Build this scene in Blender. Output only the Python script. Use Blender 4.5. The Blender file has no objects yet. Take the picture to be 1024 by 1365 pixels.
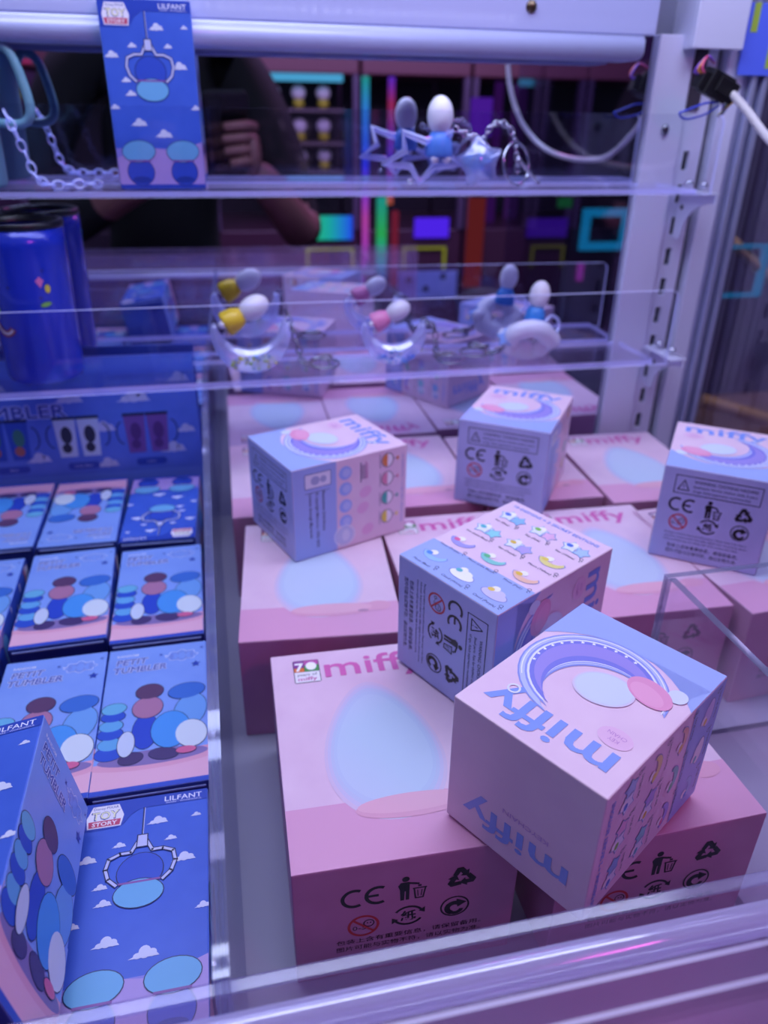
import bpy, bmesh, math, random
from mathutils import Vector, Matrix
from mathutils.geometry import tessellate_polygon
random.seed(7)
PI = math.pi
scn = bpy.context.scene
col = scn.collection

# ------------------------------------------------------------------ camera, world, lights, exposure
CAM_H = 0.3473
cd = bpy.data.cameras.new('camera'); cam = bpy.data.objects.new('camera', cd); col.objects.link(cam)
cam.matrix_world = Matrix(((0.97696734, 0.08673817, -0.19496491, 0), (-0.21290162, 0.45792025, -0.86312337, 0),
                           (0.01441264, 0.88475168, 0.46583982, CAM_H), (0, 0, 0, 1)))
cd.sensor_fit = 'VERTICAL'; cd.sensor_height = 36; cd.lens = 1014.33 / 1365 * 36
cd.clip_start = 0.01; cd.clip_end = 50
cd.dof.use_dof = True; cd.dof.focus_distance = 0.31; cd.dof.aperture_fstop = 8.5
scn.camera = cam
w = bpy.data.worlds.new('world'); scn.world = w; w.use_nodes = True
w.node_tree.nodes['Background'].inputs[0].default_value = (0.34, 0.36, 0.60, 1)
w.node_tree.nodes['Background'].inputs[1].default_value = 0.42
def area(name, loc, target, sx, sy, energy, color):
    l = bpy.data.lights.new(name, 'AREA'); l.shape = 'RECTANGLE'; l.size = sx; l.size_y = sy
    l.energy = energy; l.color = color
    o = bpy.data.objects.new(name, l); col.objects.link(o); o.location = loc
    o.rotation_euler = (Vector(target) - Vector(loc)).to_track_quat('-Z', 'Y').to_euler()
    return o
area('ceiling_light', (0.10, 0.42, 0.72), (0.10, 0.40, 0), 0.75, 0.22, 4.6, (0.68, 0.76, 1.0))
area('rear_ceiling_light', (0.12, 0.56, 0.60), (0.12, 0.66, 0.33), 0.7, 0.05, 0.35, (0.55, 0.55, 1.0))
area('magenta_sign_glow', (0.50, -0.35, 0.80), (0.15, 0.25, 0.03), 0.25, 0.10, 1.4, (1.0, 0.10, 0.62))
area('arcade_glow', (0.35, -0.45, 0.75), (0.35, -1.3, 0.0), 1.6, 0.4, 14.0, (0.75, 0.50, 1.0))
vs = scn.view_settings
vs.view_transform = 'Standard'; vs.look = 'None'; vs.gamma = 1; vs.use_curve_mapping = False; vs.exposure = -0.10

# ------------------------------------------------------------------ materials
def lin(h):
    h = h.lstrip('#'); r = []
    for i in (0, 2, 4):
        v = int(h[i:i+2], 16) / 255
        r.append(v / 12.92 if v <= .04045 else ((v + .055) / 1.055) ** 2.4)
    return (*r, 1)
MC = {}
def mat(h, rough=.42, metal=0, spec=.5, coat=0, key=None):
    k = key or (h, rough, metal)
    if k in MC: return MC[k]
    m = bpy.data.materials.new(str(k)); m.use_nodes = True; b = m.node_tree.nodes['Principled BSDF']
    b.inputs['Base Color'].default_value = lin(h); b.inputs['Roughness'].default_value = rough
    b.inputs['Metallic'].default_value = metal; b.inputs['Specular IOR Level'].default_value = spec
    b.inputs['Coat Weight'].default_value = coat; b.inputs['Coat Roughness'].default_value = .12
    MC[k] = m; return m
def emit(h, s):
    k = ('e', h, s)
    if k in MC: return MC[k]
    m = bpy.data.materials.new('glow ' + h); m.use_nodes = True; nt = m.node_tree; nt.nodes.clear()
    e = nt.nodes.new('ShaderNodeEmission'); e.inputs[0].default_value = lin(h); e.inputs[1].default_value = s
    o = nt.nodes.new('ShaderNodeOutputMaterial'); nt.links.new(e.outputs[0], o.inputs[0]); MC[k] = m; return m
def emit_ramp(name, stops, axis, s):
    m = bpy.data.materials.new(name); m.use_nodes = True; nt = m.node_tree; nt.nodes.clear()
    tc = nt.nodes.new('ShaderNodeTexCoord'); sp = nt.nodes.new('ShaderNodeSeparateXYZ'); r = nt.nodes.new('ShaderNodeValToRGB')
    nt.links.new(tc.outputs['Generated'], sp.inputs[0]); nt.links.new(sp.outputs[axis], r.inputs[0])
    while len(r.color_ramp.elements) < len(stops): r.color_ramp.elements.new(.5)
    for e, (p, c) in zip(r.color_ramp.elements, stops): e.position = p; e.color = lin(c)
    e = nt.nodes.new('ShaderNodeEmission'); e.inputs[1].default_value = s; nt.links.new(r.outputs[0], e.inputs[0])
    o = nt.nodes.new('ShaderNodeOutputMaterial'); nt.links.new(e.outputs[0], o.inputs[0]); return m
def card(h, h2=None, name='card', scale=60, rough=.38):      # printed cardboard with faint mottling
    m = bpy.data.materials.new(name); m.use_nodes = True; nt = m.node_tree; b = nt.nodes['Principled BSDF']
    tc = nt.nodes.new('ShaderNodeTexCoord'); n = nt.nodes.new('ShaderNodeTexNoise'); n.inputs['Scale'].default_value = scale
    nt.links.new(tc.outputs['Object'], n.inputs['Vector'])
    r = nt.nodes.new('ShaderNodeValToRGB'); r.color_ramp.elements[0].position = .3; r.color_ramp.elements[1].position = .75
    r.color_ramp.elements[0].color = lin(h2 or h); r.color_ramp.elements[1].color = lin(h)
    nt.links.new(n.outputs[0], r.inputs[0]); nt.links.new(r.outputs[0], b.inputs['Base Color'])
    b.inputs['Roughness'].default_value = rough
    bp = nt.nodes.new('ShaderNodeBump'); bp.inputs['Strength'].default_value = .08; bp.inputs['Distance'].default_value = .0004
    n2 = nt.nodes.new('ShaderNodeTexNoise'); n2.inputs['Scale'].default_value = 35
    nt.links.new(tc.outputs['Object'], n2.inputs['Vector']); nt.links.new(n2.outputs[0], bp.inputs['Height']); nt.links.new(bp.outputs[0], b.inputs['Normal'])
    return m
def acrylic(name, tint, base=.05, power=4.0, haze=0.0, hazecol='#C9CCF5', top=.55, gr=.03):
    m = bpy.data.materials.new(name); m.use_nodes = True; nt = m.node_tree; nt.nodes.clear()
    t = nt.nodes.new('ShaderNodeBsdfTransparent'); t.inputs[0].default_value = tint
    g = nt.nodes.new('ShaderNodeBsdfGlossy'); g.inputs['Roughness'].default_value = gr; g.inputs[0].default_value = (.9, .9, 1, 1)
    lw = nt.nodes.new('ShaderNodeLayerWeight'); lw.inputs[0].default_value = .5
    p = nt.nodes.new('ShaderNodeMath'); p.operation = 'POWER'; p.inputs[1].default_value = power
    nt.links.new(lw.outputs['Facing'], p.inputs[0])
    ml = nt.nodes.new('ShaderNodeMath'); ml.operation = 'MULTIPLY_ADD'; ml.inputs[1].default_value = top - base; ml.inputs[2].default_value = base
    nt.links.new(p.outputs[0], ml.inputs[0])
    mx = nt.nodes.new('ShaderNodeMixShader'); nt.links.new(ml.outputs[0], mx.inputs[0])
    nt.links.new(t.outputs[0], mx.inputs[1]); nt.links.new(g.outputs[0], mx.inputs[2])
    out = nt.nodes.new('ShaderNodeOutputMaterial'); last = mx
    if haze:
        d = nt.nodes.new('ShaderNodeBsdfDiffuse'); d.inputs[0].default_value = lin(hazecol)
        tr = nt.nodes.new('ShaderNodeBsdfTranslucent'); tr.inputs[0].default_value = lin(hazecol)
        ad = nt.nodes.new('ShaderNodeAddShader'); nt.links.new(d.outputs[0], ad.inputs[0]); nt.links.new(tr.outputs[0], ad.inputs[1])
        m2 = nt.nodes.new('ShaderNodeMixShader'); m2.inputs[0].default_value = haze
        nt.links.new(mx.outputs[0], m2.inputs[1]); nt.links.new(ad.outputs[0], m2.inputs[2]); last = m2
    nt.links.new(last.outputs[0], out.inputs[0]); return m
ACR = acrylic('clear acrylic sheet', (.97, .97, 1, 1), .045, 4.5)
ACRE = acrylic('sawn acrylic edge', (.85, .87, 1, 1), .10, 2.5, .50, '#DADCFF')
ACRB = acrylic('dull acrylic edge', (.85, .84, .95, 1), .08, 3, .42, '#C8C2E2', .3, gr=.25)
ACRG = acrylic('grey acrylic edge', (.55, .57, .66, 1), .10, 3, .45, '#70758C')
ACRH = acrylic('hazy acrylic divider', (.80, .82, .92, 1), .12, 3, .22, '#9BA3C8')
ACRF = acrylic('front acrylic', (.95, .91, .96, 1), .07, 3.5, .06, '#D8B4D8')
CRY = acrylic('clear keychain resin', (.90, .92, 1, 1), .16, 1.4, .24, '#D8DEFF', .9)
MIR = mat('#D9DCF0', .0, 1.0, key='mirror'); 
def sideglass():
    m = acrylic('side window glass', (.72, .70, .82, 1), .15, 4); return m
WHITE = mat('#D3D3EE', .38, key='white powder coat')
WHITE2 = mat('#AEB5E0', .34, coat=.5, key='white gloss metal')
WHITE3 = mat('#AEB4E0', .4, coat=.9, key='lacquered plate'); WHITE3.node_tree.nodes['Principled BSDF'].inputs['Coat Roughness'].default_value = .05
SILVER = mat('#B9BCDD', .30, .55, key='aluminium')
DARK = mat('#0B0B12', .5, key='black plastic')
HOLE = mat('#050508', .8, key='slot dark')
STEEL = mat('#8C8F9A', .22, 1, key='steel')
CHROME = mat('#D0D2E0', .12, 1, key='chrome')

# ------------------------------------------------------------------ mesh helpers
def mesh_of(name, bm, mats):
    me = bpy.data.meshes.new(name); bm.to_mesh(me); bm.free()
    for m in (mats if isinstance(mats, (list, tuple)) else [mats]): me.materials.append(m)
    return me
def link(name, me, parent=None, M=None):
    o = bpy.data.objects.new(name, me); col.objects.link(o)
    if parent: o.parent = parent
    if M is not None: o.matrix_local = M
    return o
def obj(name, bm, mats, parent=None, smooth=False, M=None):
    me = mesh_of(name, bm, mats)
    if smooth:
        for p in me.polygons: p.use_smooth = True
    return link(name, me, parent, M)
def tag(o, label, cat, group=None, kind=None):
    o['label'] = label; o['category'] = cat
    if group: o['group'] = group
    if kind: o['kind'] = kind
    return o
def thing(name, label, cat, loc=(0, 0, 0), group=None, M=None):
    o = bpy.data.objects.new(name, None); col.objects.link(o); o.empty_display_size = .01
    if M is not None: o.matrix_world = M
    else: o.location = loc
    return tag(o, label, cat, group)
def struct(o): o['kind'] = 'structure'; return o
def B(bm, lo, hi, mi=0, bev=0, seg=2):
    t = bmesh.new(); bmesh.ops.create_cube(t, size=1)
    c = [(a + b) / 2 for a, b in zip(lo, hi)]; s = [b - a for a, b in zip(lo, hi)]
    for v in t.verts: v.co = Vector((v.co.x * s[0] + c[0], v.co.y * s[1] + c[1], v.co.z * s[2] + c[2]))
    if bev: bmesh.ops.bevel(t, geom=t.edges[:], offset=bev, segments=seg, affect='EDGES', profile=.5)
    for f in t.faces: f.material_index = mi
    merge(bm, t); bm.normal_update(); return bm
def merge(bm, t, M=None):
    vm = {v: bm.verts.new(M @ v.co if M is not None else v.co) for v in t.verts}
    for f in t.faces:
        try: nf = bm.faces.new([vm[v] for v in f.verts]); nf.material_index = f.material_index; nf.smooth = f.smooth
        except ValueError: pass
    t.free()
def box(lo, hi, bev=0, seg=2): return B(bmesh.new(), lo, hi, 0, bev, seg)
def sph(bm, c, r, u=16, v=10, mi=0, M=None):
    t = bmesh.new(); bmesh.ops.create_uvsphere(t, u_segments=u, v_segments=v, radius=1)
    r = r if isinstance(r, (tuple, list)) else (r, r, r)
    for q in t.verts:
        p = Vector((q.co.x * r[0], q.co.y * r[1], q.co.z * r[2]))
        q.co = (M @ p if M is not None else p) + Vector(c)
    for f in t.faces: f.material_index = mi; f.smooth = True
    merge(bm, t); return bm
def tube(bm, pts, r, n=8, closed=False, mi=0):
    pts = [Vector(p) for p in pts]; N = len(pts); rings = []; up = None
    for i, p in enumerate(pts):
        a = pts[(i - 1) % N] if (closed or i) else p; b = pts[(i + 1) % N] if (closed or i < N - 1) else p
        d = (b - a).normalized()
        if up is None:
            up = Vector((0, 0, 1)) if abs(d.z) < .9 else Vector((1, 0, 0))
        s = d.cross(up).normalized(); up = s.cross(d).normalized()
        rr = r(i / max(1, N - 1)) if callable(r) else r
        rings.append([bm.verts.new(p + rr * (math.cos(2 * PI * k / n) * s + math.sin(2 * PI * k / n) * up)) for k in range(n)])
    for i in range(N if closed else N - 1):
        A, Bq = rings[i], rings[(i + 1) % N]
        for k in range(n):
            f = bm.faces.new((A[k], A[(k + 1) % n], Bq[(k + 1) % n], Bq[k])); f.smooth = True; f.material_index = mi
    if not closed:
        f = bm.faces.new(rings[0][::-1]); f.material_index = mi
        f = bm.faces.new(rings[-1]); f.material_index = mi
    return bm
def spline(P, n=8):
    P = [Vector(p) for p in P]; out = []
    Q = [2 * P[0] - P[1]] + P + [2 * P[-1] - P[-2]]
    for i in range(1, len(Q) - 2):
        for k in range(n):
            t = k / n; a, b, c, d = Q[i-1], Q[i], Q[i+1], Q[i+2]
            out.append(.5 * ((2 * b) + (c - a) * t + (2 * a - 5 * b + 4 * c - d) * t * t + (3 * b - a - 3 * c + d) * t ** 3))
    return out + [P[-1]]
def lathe(bm, prof, n=32, mi=0):
    rings = []
    for r, z in prof: rings.append([bm.verts.new((r * math.cos(2 * PI * k / n), r * math.sin(2 * PI * k / n), z)) for k in range(n)])
    for A, Bq in zip(rings, rings[1:]):
        for k in range(n):
            f = bm.faces.new((A[k], A[(k + 1) % n], Bq[(k + 1) % n], Bq[k])); f.smooth = True; f.material_index = mi
    return bm
def prism(bm, poly, frame, depth, mi=0, mi_side=None, bev=0):
    """2D polygon extruded along frame normal; frame=(O,u,v)"""
    O, u, v = [Vector(a) for a in frame]; n = u.cross(v)
    A = [bm.verts.new(O + u * x + v * y) for x, y in poly]; Bv = [bm.verts.new(O + u * x + v * y + n * depth) for x, y in poly]
    fs = [bm.faces.new(A[::-1]), bm.faces.new(Bv)]
    for f in fs: f.material_index = mi
    N = len(poly)
    for i in range(N):
        f = bm.faces.new((A[i], A[(i + 1) % N], Bv[(i + 1) % N], Bv[i])); f.material_index = mi if mi_side is None else mi_side
    return bm
def rrect(w, h, r, n=5, corners=(1, 1, 1, 1)):
    out = []
    for i, (cx, cy, a) in enumerate(((w - r, r, -90), (w - r, h - r, 0), (r, h - r, 90), (r, r, 180))):
        if not corners[i]:
            out.append(((w, 0), (w, h), (0, h), (0, 0))[i]); continue
        for k in range(n + 1):
            t = math.radians(a + 90 * k / n); out.append((cx + r * math.cos(t), cy + r * math.sin(t)))
    return out
def edge_mats(me_bm, axis):      # big faces (normal along axis) slot 0, rims slot 1
    for f in me_bm.faces: f.material_index = 0 if abs(f.normal[axis]) > .9 else 1

# ------------------------------------------------------------------ flat print (lettering and artwork on faces), millimetres
TXT = {}
def text_tris(s, off=0.0, shear=0.0, res=2):
    k = (s, off, shear)
    if k in TXT: return TXT[k]
    c = bpy.data.curves.new('t', 'FONT'); c.body = s; c.size = 1; c.offset = off; c.shear = shear; c.resolution_u = res; c.fill_mode = 'FRONT'; c.space_character = 1.0 + 1.6 * max(0, off)
    o = bpy.data.objects.new('t', c); me = o.to_mesh()
    vs_ = [(v.co.x, v.co.y) for v in me.vertices]; fs = [tuple(p.vertices) for p in me.polygons]
    o.to_mesh_clear(); bpy.data.objects.remove(o); bpy.data.curves.remove(c)
    if vs_:
        xs = [a for a, b in vs_]; w_ = (min(xs), max(xs))
    else: w_ = (0, 1)
    TXT[k] = (vs_, fs, w_); return TXT[k]
class Art:
    def __init__(s): s.v = []; s.f = []; s.m = []; s.mats = []
    def mi(s, c):
        if c not in s.mats: s.mats.append(c)
        return s.mats.index(c)
    def raw(s, vs_, fs, c, L):
        b = len(s.v); s.v += [(x, y, L) for x, y in vs_]; i = s.mi(c)
        for f in fs: s.f.append(tuple(b + q for q in f)); s.m.append(i)
    def poly(s, pts, c, L=1):
        t = tessellate_polygon([[Vector((x, y, 0)) for x, y in pts]])
        s.raw(pts, t, c, L)
    def rect(s, x0, y0, x1, y1, c, L=1): s.raw([(x0, y0), (x1, y0), (x1, y1), (x0, y1)], [(0, 1, 2, 3)], c, L)
    def ell(s, cx, cy, rx, ry, c, L=1, rot=0, n=28, a0=0, a1=360):
        cr, sr = math.cos(math.radians(rot)), math.sin(math.radians(rot)); P = []
        full = a1 - a0 >= 360
        for k in range(n + (0 if full else 1)):
            t = math.radians(a0 + (a1 - a0) * k / n); x, y = rx * math.cos(t), ry * math.sin(t)
            P.append((cx + x * cr - y * sr, cy + x * sr + y * cr))
        s.raw(P, [tuple(range(len(P)))], c, L)
    def oell(s, cx, cy, rx, ry, c, L=1, rot=0, oc='#1A1E50', ow=.35, n=24):
        s.ell(cx, cy, rx + ow, ry + ow, oc, L, rot, n); s.ell(cx, cy, rx, ry, c, L + .5, rot, n)
    def stroke(s, P, wd, c, L=1, closed=False):
        N = len(P)
        for i in range(N if closed else N - 1):
            a, b = P[i], P[(i + 1) % N]; d = math.hypot(b[0] - a[0], b[1] - a[1]) or 1
            nx, ny = -(b[1] - a[1]) / d * wd / 2, (b[0] - a[0]) / d * wd / 2; ex, ey = (b[0] - a[0]) / d * wd * .3, (b[1] - a[1]) / d * wd * .3
            s.raw([(a[0] - ex + nx, a[1] - ey + ny), (a[0] - ex - nx, a[1] - ey - ny), (b[0] + ex - nx, b[1] + ey - ny), (b[0] + ex + nx, b[1] + ey + ny)], [(0, 1, 2, 3)], c, L)
    def arc(s, cx, cy, r, wd, a0, a1, c, L=1, n=20, ry=None, rot=0):
        ry = ry or r; V_ = []; F_ = []; cr, sr = math.cos(math.radians(rot)), math.sin(math.radians(rot))
        for k in range(n + 1):
            t = math.radians(a0 + (a1 - a0) * k / n)
            for q in (-.5, .5):
                x, y = (r + q * wd) * math.cos(t), (ry + q * wd) * math.sin(t); V_.append((cx + x * cr - y * sr, cy + x * sr + y * cr))
        for k in range(n): F_.append((2 * k, 2 * k + 1, 2 * k + 3, 2 * k + 2))
        s.raw(V_, F_, c, L)
    def text(s, t, x, y, size, c, L=1, width=None, off=0, shear=0, align='L', rot=0):
        vs_, fs, (x0, x1) = text_tris(t, off, shear); sx = size; tw = (x1 - x0) * size
        if width: sx = width / (x1 - x0); tw = width
        ox = {'L': 0, 'C': -tw / 2, 'R': -tw}[align]; cr, sr = math.cos(math.radians(rot)), math.sin(math.radians(rot)); P = []
        for a, b in vs_:
            px, py = (a - x0) * sx + ox, b * size; P.append((x + px * cr - py * sr, y + px * sr + py * cr))
        s.raw(P, fs, c, L)
    def outlined(s, t, x, y, size, c, oc, L, d, **kw):
        for k in range(8): s.text(t, x + d * math.cos(PI * k / 4), y + d * math.sin(PI * k / 4), size, oc, L + .04 * k, **kw)
        for k in range(4): s.text(t, x + d * .28 * math.cos(PI * k / 2), y + d * .28 * math.sin(PI * k / 2), size, c, L + .7 + .04 * k, **kw)
    def xf(s, other, x, y, sc=1, rot=0, mirror=False):
        cr, sr = math.cos(math.radians(rot)), math.sin(math.radians(rot)); b = len(s.v)
        for (a, q, L) in other.v: s.v.append((x + (a * cr - q * sr) * sc, y + (a * sr + q * cr) * sc, L))
        for f, m in zip(other.f, other.m): s.f.append(tuple(b + i for i in f)); s.m.append(s.mi(other.mats[m]))
    def mesh(s, name, W=None, H=None, step=.00007):
        """clips nothing; coordinates in mm from lower left, sheet lies in local XY facing +Z"""
        me = bpy.data.meshes.new(name); me.from_pydata([(x / 1000, y / 1000, .00005 + L * step) for x, y, L in s.v], [], s.f)
        for c in s.mats: me.materials.append(mat(c, .40))
        for p, i in zip(me.polygons, s.m): p.material_index = i
        bm = bmesh.new(); bm.from_mesh(me)
        if W:
            for co, no in (((0, 0, 0), (-1, 0, 0)), ((W / 1000, 0, 0), (1, 0, 0)), ((0, 0, 0), (0, -1, 0)), ((0, H / 1000, 0), (0, 1, 0))):
                bmesh.ops.bisect_plane(bm, geom=bm.verts[:] + bm.edges[:] + bm.faces[:], plane_co=co, plane_no=no, clear_outer=True)
        for f in bm.faces:
            f.normal_update()
            if f.normal.z < 0: f.normal_flip()
        bm.to_mesh(me); bm.free(); return me
def frame_M(O, u, v):
    O, u, v = Vector(O), Vector(u).normalized(), Vector(v).normalized(); n = u.cross(v)
    return Matrix(((u.x, v.x, n.x, O.x), (u.y, v.y, n.y, O.y), (u.z, v.z, n.z, O.z), (0, 0, 0, 1)))
# symbols, each drawn in a unit of about 10 mm centred on 0
BK = '#15151E'
def sym_ce():
    a = Art(); a.arc(-2.6, 0, 3.4, 1.1, 60, 300, BK); a.arc(4.2, 0, 3.4, 1.1, 60, 300, BK); a.rect(.9, -.5, 4.4, .5, BK); return a
def sym_bin():
    a = Art(); a.ell(-1.2, 4.2, 1.1, 1.1, BK, n=14); a.poly([(-2.6, 2.9), (-.2, 2.9), (0, 2.2), (0, -4.8), (-1, -4.8), (-1.1, -1), (-1.4, -1), (-1.5, -4.8), (-2.6, -4.8), (-2.8, -.2), (-3.4, 1.6)], BK)
    a.stroke([(-.4, 2.4), (2.6, 1.6)], .8, BK); a.stroke([(1.4, -.6), (1.9, -4.6), (4.1, -4.6), (4.7, -.6)], .5, BK); a.stroke([(1.1, -.3), (5, -.3)], .5, BK)
    a.stroke([(2.4, -1.2), (2.6, -3.8)], .3, BK); a.stroke([(3.7, -1.2), (3.5, -3.8)], .3, BK); a.rect(2.5, .3, 3.5, 1.1, BK); return a
def sym_rec():
    a = Art()
    for k in range(3):
        b = Art(); b.poly([(-2.2, 1.4), (-.9, 3.9), (.7, 3.9), (1.5, 2.4), (2.2, 2.8), (1.9, .3), (-.3, .9), (.4, 1.4), (-.1, 2.3), (-.9, 1.0)], BK); a.xf(b, 0, -.3, 1.15, 120 * k + 6)
    return a
def sym_dot():
    a = Art(); a.arc(0, 0, 4.2, .55, 0, 360, BK, n=28, ry=4.2)
    a.arc(-.1, -.7, 2.2, 1.7, 40, 250, BK, n=16); a.poly([(.4, 3.2), (3.6, 1.3), (.8, -.6)], BK); a.arc(.2, -1.2, 1.9, 1.3, 200, 350, BK, n=10); return a
def sym_paper():
    a = Art(); a.text('紙', 0, -1.75, 4.6, BK, align='C', off=.03)
    for k in (0, 180):
        b = Art(); b.arc(0, 0, 4.3, .8, 20, 150, BK, n=14, ry=3.9); b.poly([(4.9, .4), (3.0, 1.4), (4.9, 2.9)], BK); a.xf(b, 0, 0, 1, k)
    return a
def sym_age():
    a = Art(); R_ = '#C2303A'; a.arc(0, 0, 4.3, .8, 0, 360, R_, n=28); a.text('0-5', -3.2, -1.6, 2.6, BK, width=4)
    a.arc(1.6, .9, 1.5, .35, 0, 360, BK, n=14); a.ell(1.2, 1.1, .25, .3, BK, n=8); a.ell(2.1, 1.1, .25, .3, BK, n=8); a.stroke([(-3, 2.9), (3, -2.9)], .75, R_, 2); return a
SY = dict(ce=sym_ce(), bin=sym_bin(), rec=sym_rec(), dot=sym_dot(), paper=sym_paper(), age=sym_age())
CN1 = '包装上含有重要信息，请保留备用。'; CN2 = '图片可能与实物不符，请以实物为准。'
def soft(a, cx, cy, rx, ry, cols, L, rot=0, grow=.0):
    for i, c in enumerate(cols): k = 1 - i * .06; a.ell(cx, cy, rx * k, ry * k, c, L + i * .3, rot, 32)

# ---- large pink box (98.9 x 142.6 x 72.2 mm)
def art_pink_top(cat_front):
    a = Art(); W, H = 98.9, 142.6
    a.rect(.3, .3, W - .3, 33, '#DDA2C6', 1)
    # badge
    a.poly([(x + 12, y + 117) for x, y in rrect(14.5, 19, 1)], '#20202A', 1); a.rect(12.4, 117.4, 26.1, 126, '#F1EEF6', 2)
    a.rect(12.4, 126.2, 18, 129.6, '#E07B3A', 2); a.rect(12.4, 129.8, 18, 135.6, '#8A3D96', 2); a.rect(18.2, 126.2, 26.1, 135.6, '#4E9A52', 2); a.rect(18.2, 131.5, 26.1, 135.6, '#C05AA8', 2.4)
    a.text('7', 13, 127, 9.5, '#FFFFFF', 3, off=.03); a.ell(22, 130.6, 3, 3.4, '#FFFFFF', 3)
    a.text('years of', 19.2, 122.6, 3.1, '#20202A', 3, width=11, align='C'); a.text('miffy', 19.2, 118.7, 4, '#C04A94', 3, width=10.5, align='C', off=.015)
    a.text('miffy', 29, 120, 22, '#D568B0', 2, width=57, off=.014)
    # glowing egg-shaped lamp shape, plain
    for i_, c_ in enumerate(['#D9C4E0', '#CFC6E6', '#C3CAE8', '#C0CDEA', '#C4D2EC']):
        k_ = 1 - .055 * i_; Q_ = []
        for q_ in range(48):
            a_ = 2 * PI * q_ / 48; yy = 62 * math.sin(a_) / 1.9; tt = (math.sin(a_) + 1) / 2
            Q_.append((50 + 34 * k_ * math.cos(a_) * (1 - .42 * tt ** 1.3), 66 + 46 * k_ * math.sin(a_)))
        a.poly(Q_, c_, 1.5 + .3 * i_)
    # pink cushion below
    a.ell(57, 27, 26, 6.5, '#DFA3BE', 3.2); a.ell(57, 28.5, 25, 5.2, '#E6B0C6', 3.5); a.ell(86, 29, 8, 5, '#DFA3BE', 3.4)
    a.ell(76, 24.5, 3.4, 1.4, '#B88AA8', 3.8)
    return a
def art_pink_front():
    a = Art()
    for k, x, y in (('ce', 30, 52), ('bin', 50, 53), ('rec', 73, 55), ('age', 30, 33), ('paper', 50, 35), ('dot', 71, 36)): a.xf(SY[k], x, y, 1.5)
    a.text(CN1, 18, 22, 3.4, BK, width=66); a.text(CN2, 18, 17.3, 3.4, BK, width=66)
    return a
def art_pink_side():
    a = Art(); a.text('miffy', 50, 40, 17, '#D05FA5', 1, width=50, off=.015, align='L')
    a.ell(30, 34, 14, 18, '#D6CBEA', 1); return a
def art_pink_back():
    a = Art(); a.text('miffy', 49, 40, 14, '#D05FA5', 1, width=50, off=.015, align='C'); a.rect(20, 20, 78, 21, '#B25A90', 1); return a

# ---- keychain cube (70 x 90.5 x 68.4)
BL = '#9FB2EE'
def art_moon():
    a = Art(); W, H = 70, 90.5
    a.rect(.3, .3, W - .3, 15, BL, 1)
    a.poly([(.3, 14.9)] + [(W / 2 - .1 + (W / 2 - .2) * math.cos(math.radians(180 + t)), 26 + 19 * math.sin(math.radians(180 + t))) for t in range(0, 181, 12)] + [(W - .3, 14.9)], '#F2D0E6', 1.3) if 0 else None
    a.poly([(.3, 14)] + [(x, 14 + (abs(x - 35) / 35) ** 2.2 * 17) for x in range(0, 71, 5) if 0 < x < 70] + [(69.7, 31), (69.7, 14)], BL, 1.1)
    a.poly([(.3, 31), (.3, 14), (34, 14)] + [(x, 14 + (abs(x - 35) / 35) ** 2.2 * 17) for x in (30, 25, 20, 15, 10, 5)], BL, 1.1)
    a.text('miffy', 35, 71, 21, '#7E9BEC', 2, width=56, off=.016, align='C')
    a.ell(13.5, 64, 7, 5.2, '#E9BFE0', 2); a.text('KEY', 13.5, 64.5, 2.6, '#C58ACB', 3, align='C'); a.text('CHAIN', 13.5, 61.6, 2.6, '#C58ACB', 3, align='C')
    # crescent trinket
    def cres(R, r, ox, oy, c, L, cx=37, cy=43):
        # outer circle centre (cx,cy), inner circle centre offset
        P = []; d = math.hypot(ox, oy); base = math.atan2(oy, ox)
        ca = (R * R + d * d - r * r) / (2 * R * d); ca = max(-1, min(1, ca)); al = math.acos(ca)
        for k in range(29): t = base + al + (2 * PI - 2 * al) * k / 28; P.append((cx + R * math.cos(t), cy + R * .93 * math.sin(t)))
        ix, iy = cx + ox, cy + oy; p0, p1 = P[-1], P[0]
        b0 = math.atan2((p0[1] - iy) / .93, p0[0] - ix); b1 = math.atan2((p1[1] - iy) / .93, p1[0] - ix)
        while b1 > b0: b1 -= 2 * PI
        for k in range(1, 28): t = b0 + (b1 - b0) * k / 28; P.append((ix + r * math.cos(t), iy + r * .93 * math.sin(t)))
        a.poly(P, c, L)
    cres(31, 24, -10, 10, '#8A97E2', 2.0); cres(30.2, 24.2, -9.4, 9.4, '#BFC9F6', 2.4); cres(28, 23, -8, 8, '#8F9BE6', 2.8)
    cres(27, 22.6, -7.4, 7.4, '#E9ECFD', 3.1); cres(26, 22, -6.6, 6.6, '#7B7DDC', 3.4); cres(24, 22, -4.2, 4.4, '#9C8FE0', 3.7)
    for t in range(-105, 25, 11):
        t_ = math.radians(t); star(a, 37 + 25.3 * math.cos(t_), 43 + 23.2 * math.sin(t_), 1.0, '#FFFFFF', 4.1)
    a.arc(37, 43, 29.3, .5, 185, 400, '#F4F5FF', 4.2, 30, ry=27.2)
    # plain rounded shapes resting in it
    soft(a, 31, 44, 12.5, 10, ['#DCD0EC', '#D2DAF4', '#D3DFF6'], 4.5, 20)
    a.ell(17, 33, 10.5, 7, '#E79AC4', 5.4, -18); a.ell(17.4, 34.5, 8, 4.6, '#EDA6CC', 5.7, -18); a.ell(8, 27, 4, 4.2, '#D9E2F6', 5.3)
    a.arc(56, 70, 2.4, .9, 0, 360, '#E6EAFB', 4.2, 14)
    return a
def star(a, x, y, r, c, L, n=5, k=.45, rot=90):
    a.poly([(x + (r if i % 2 == 0 else r * k) * math.cos(math.radians(rot + 180 * i / n)), y + (r if i % 2 == 0 else r * k) * math.sin(math.radians(rot + 180 * i / n))) for i in range(2 * n)], c, L)
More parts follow.
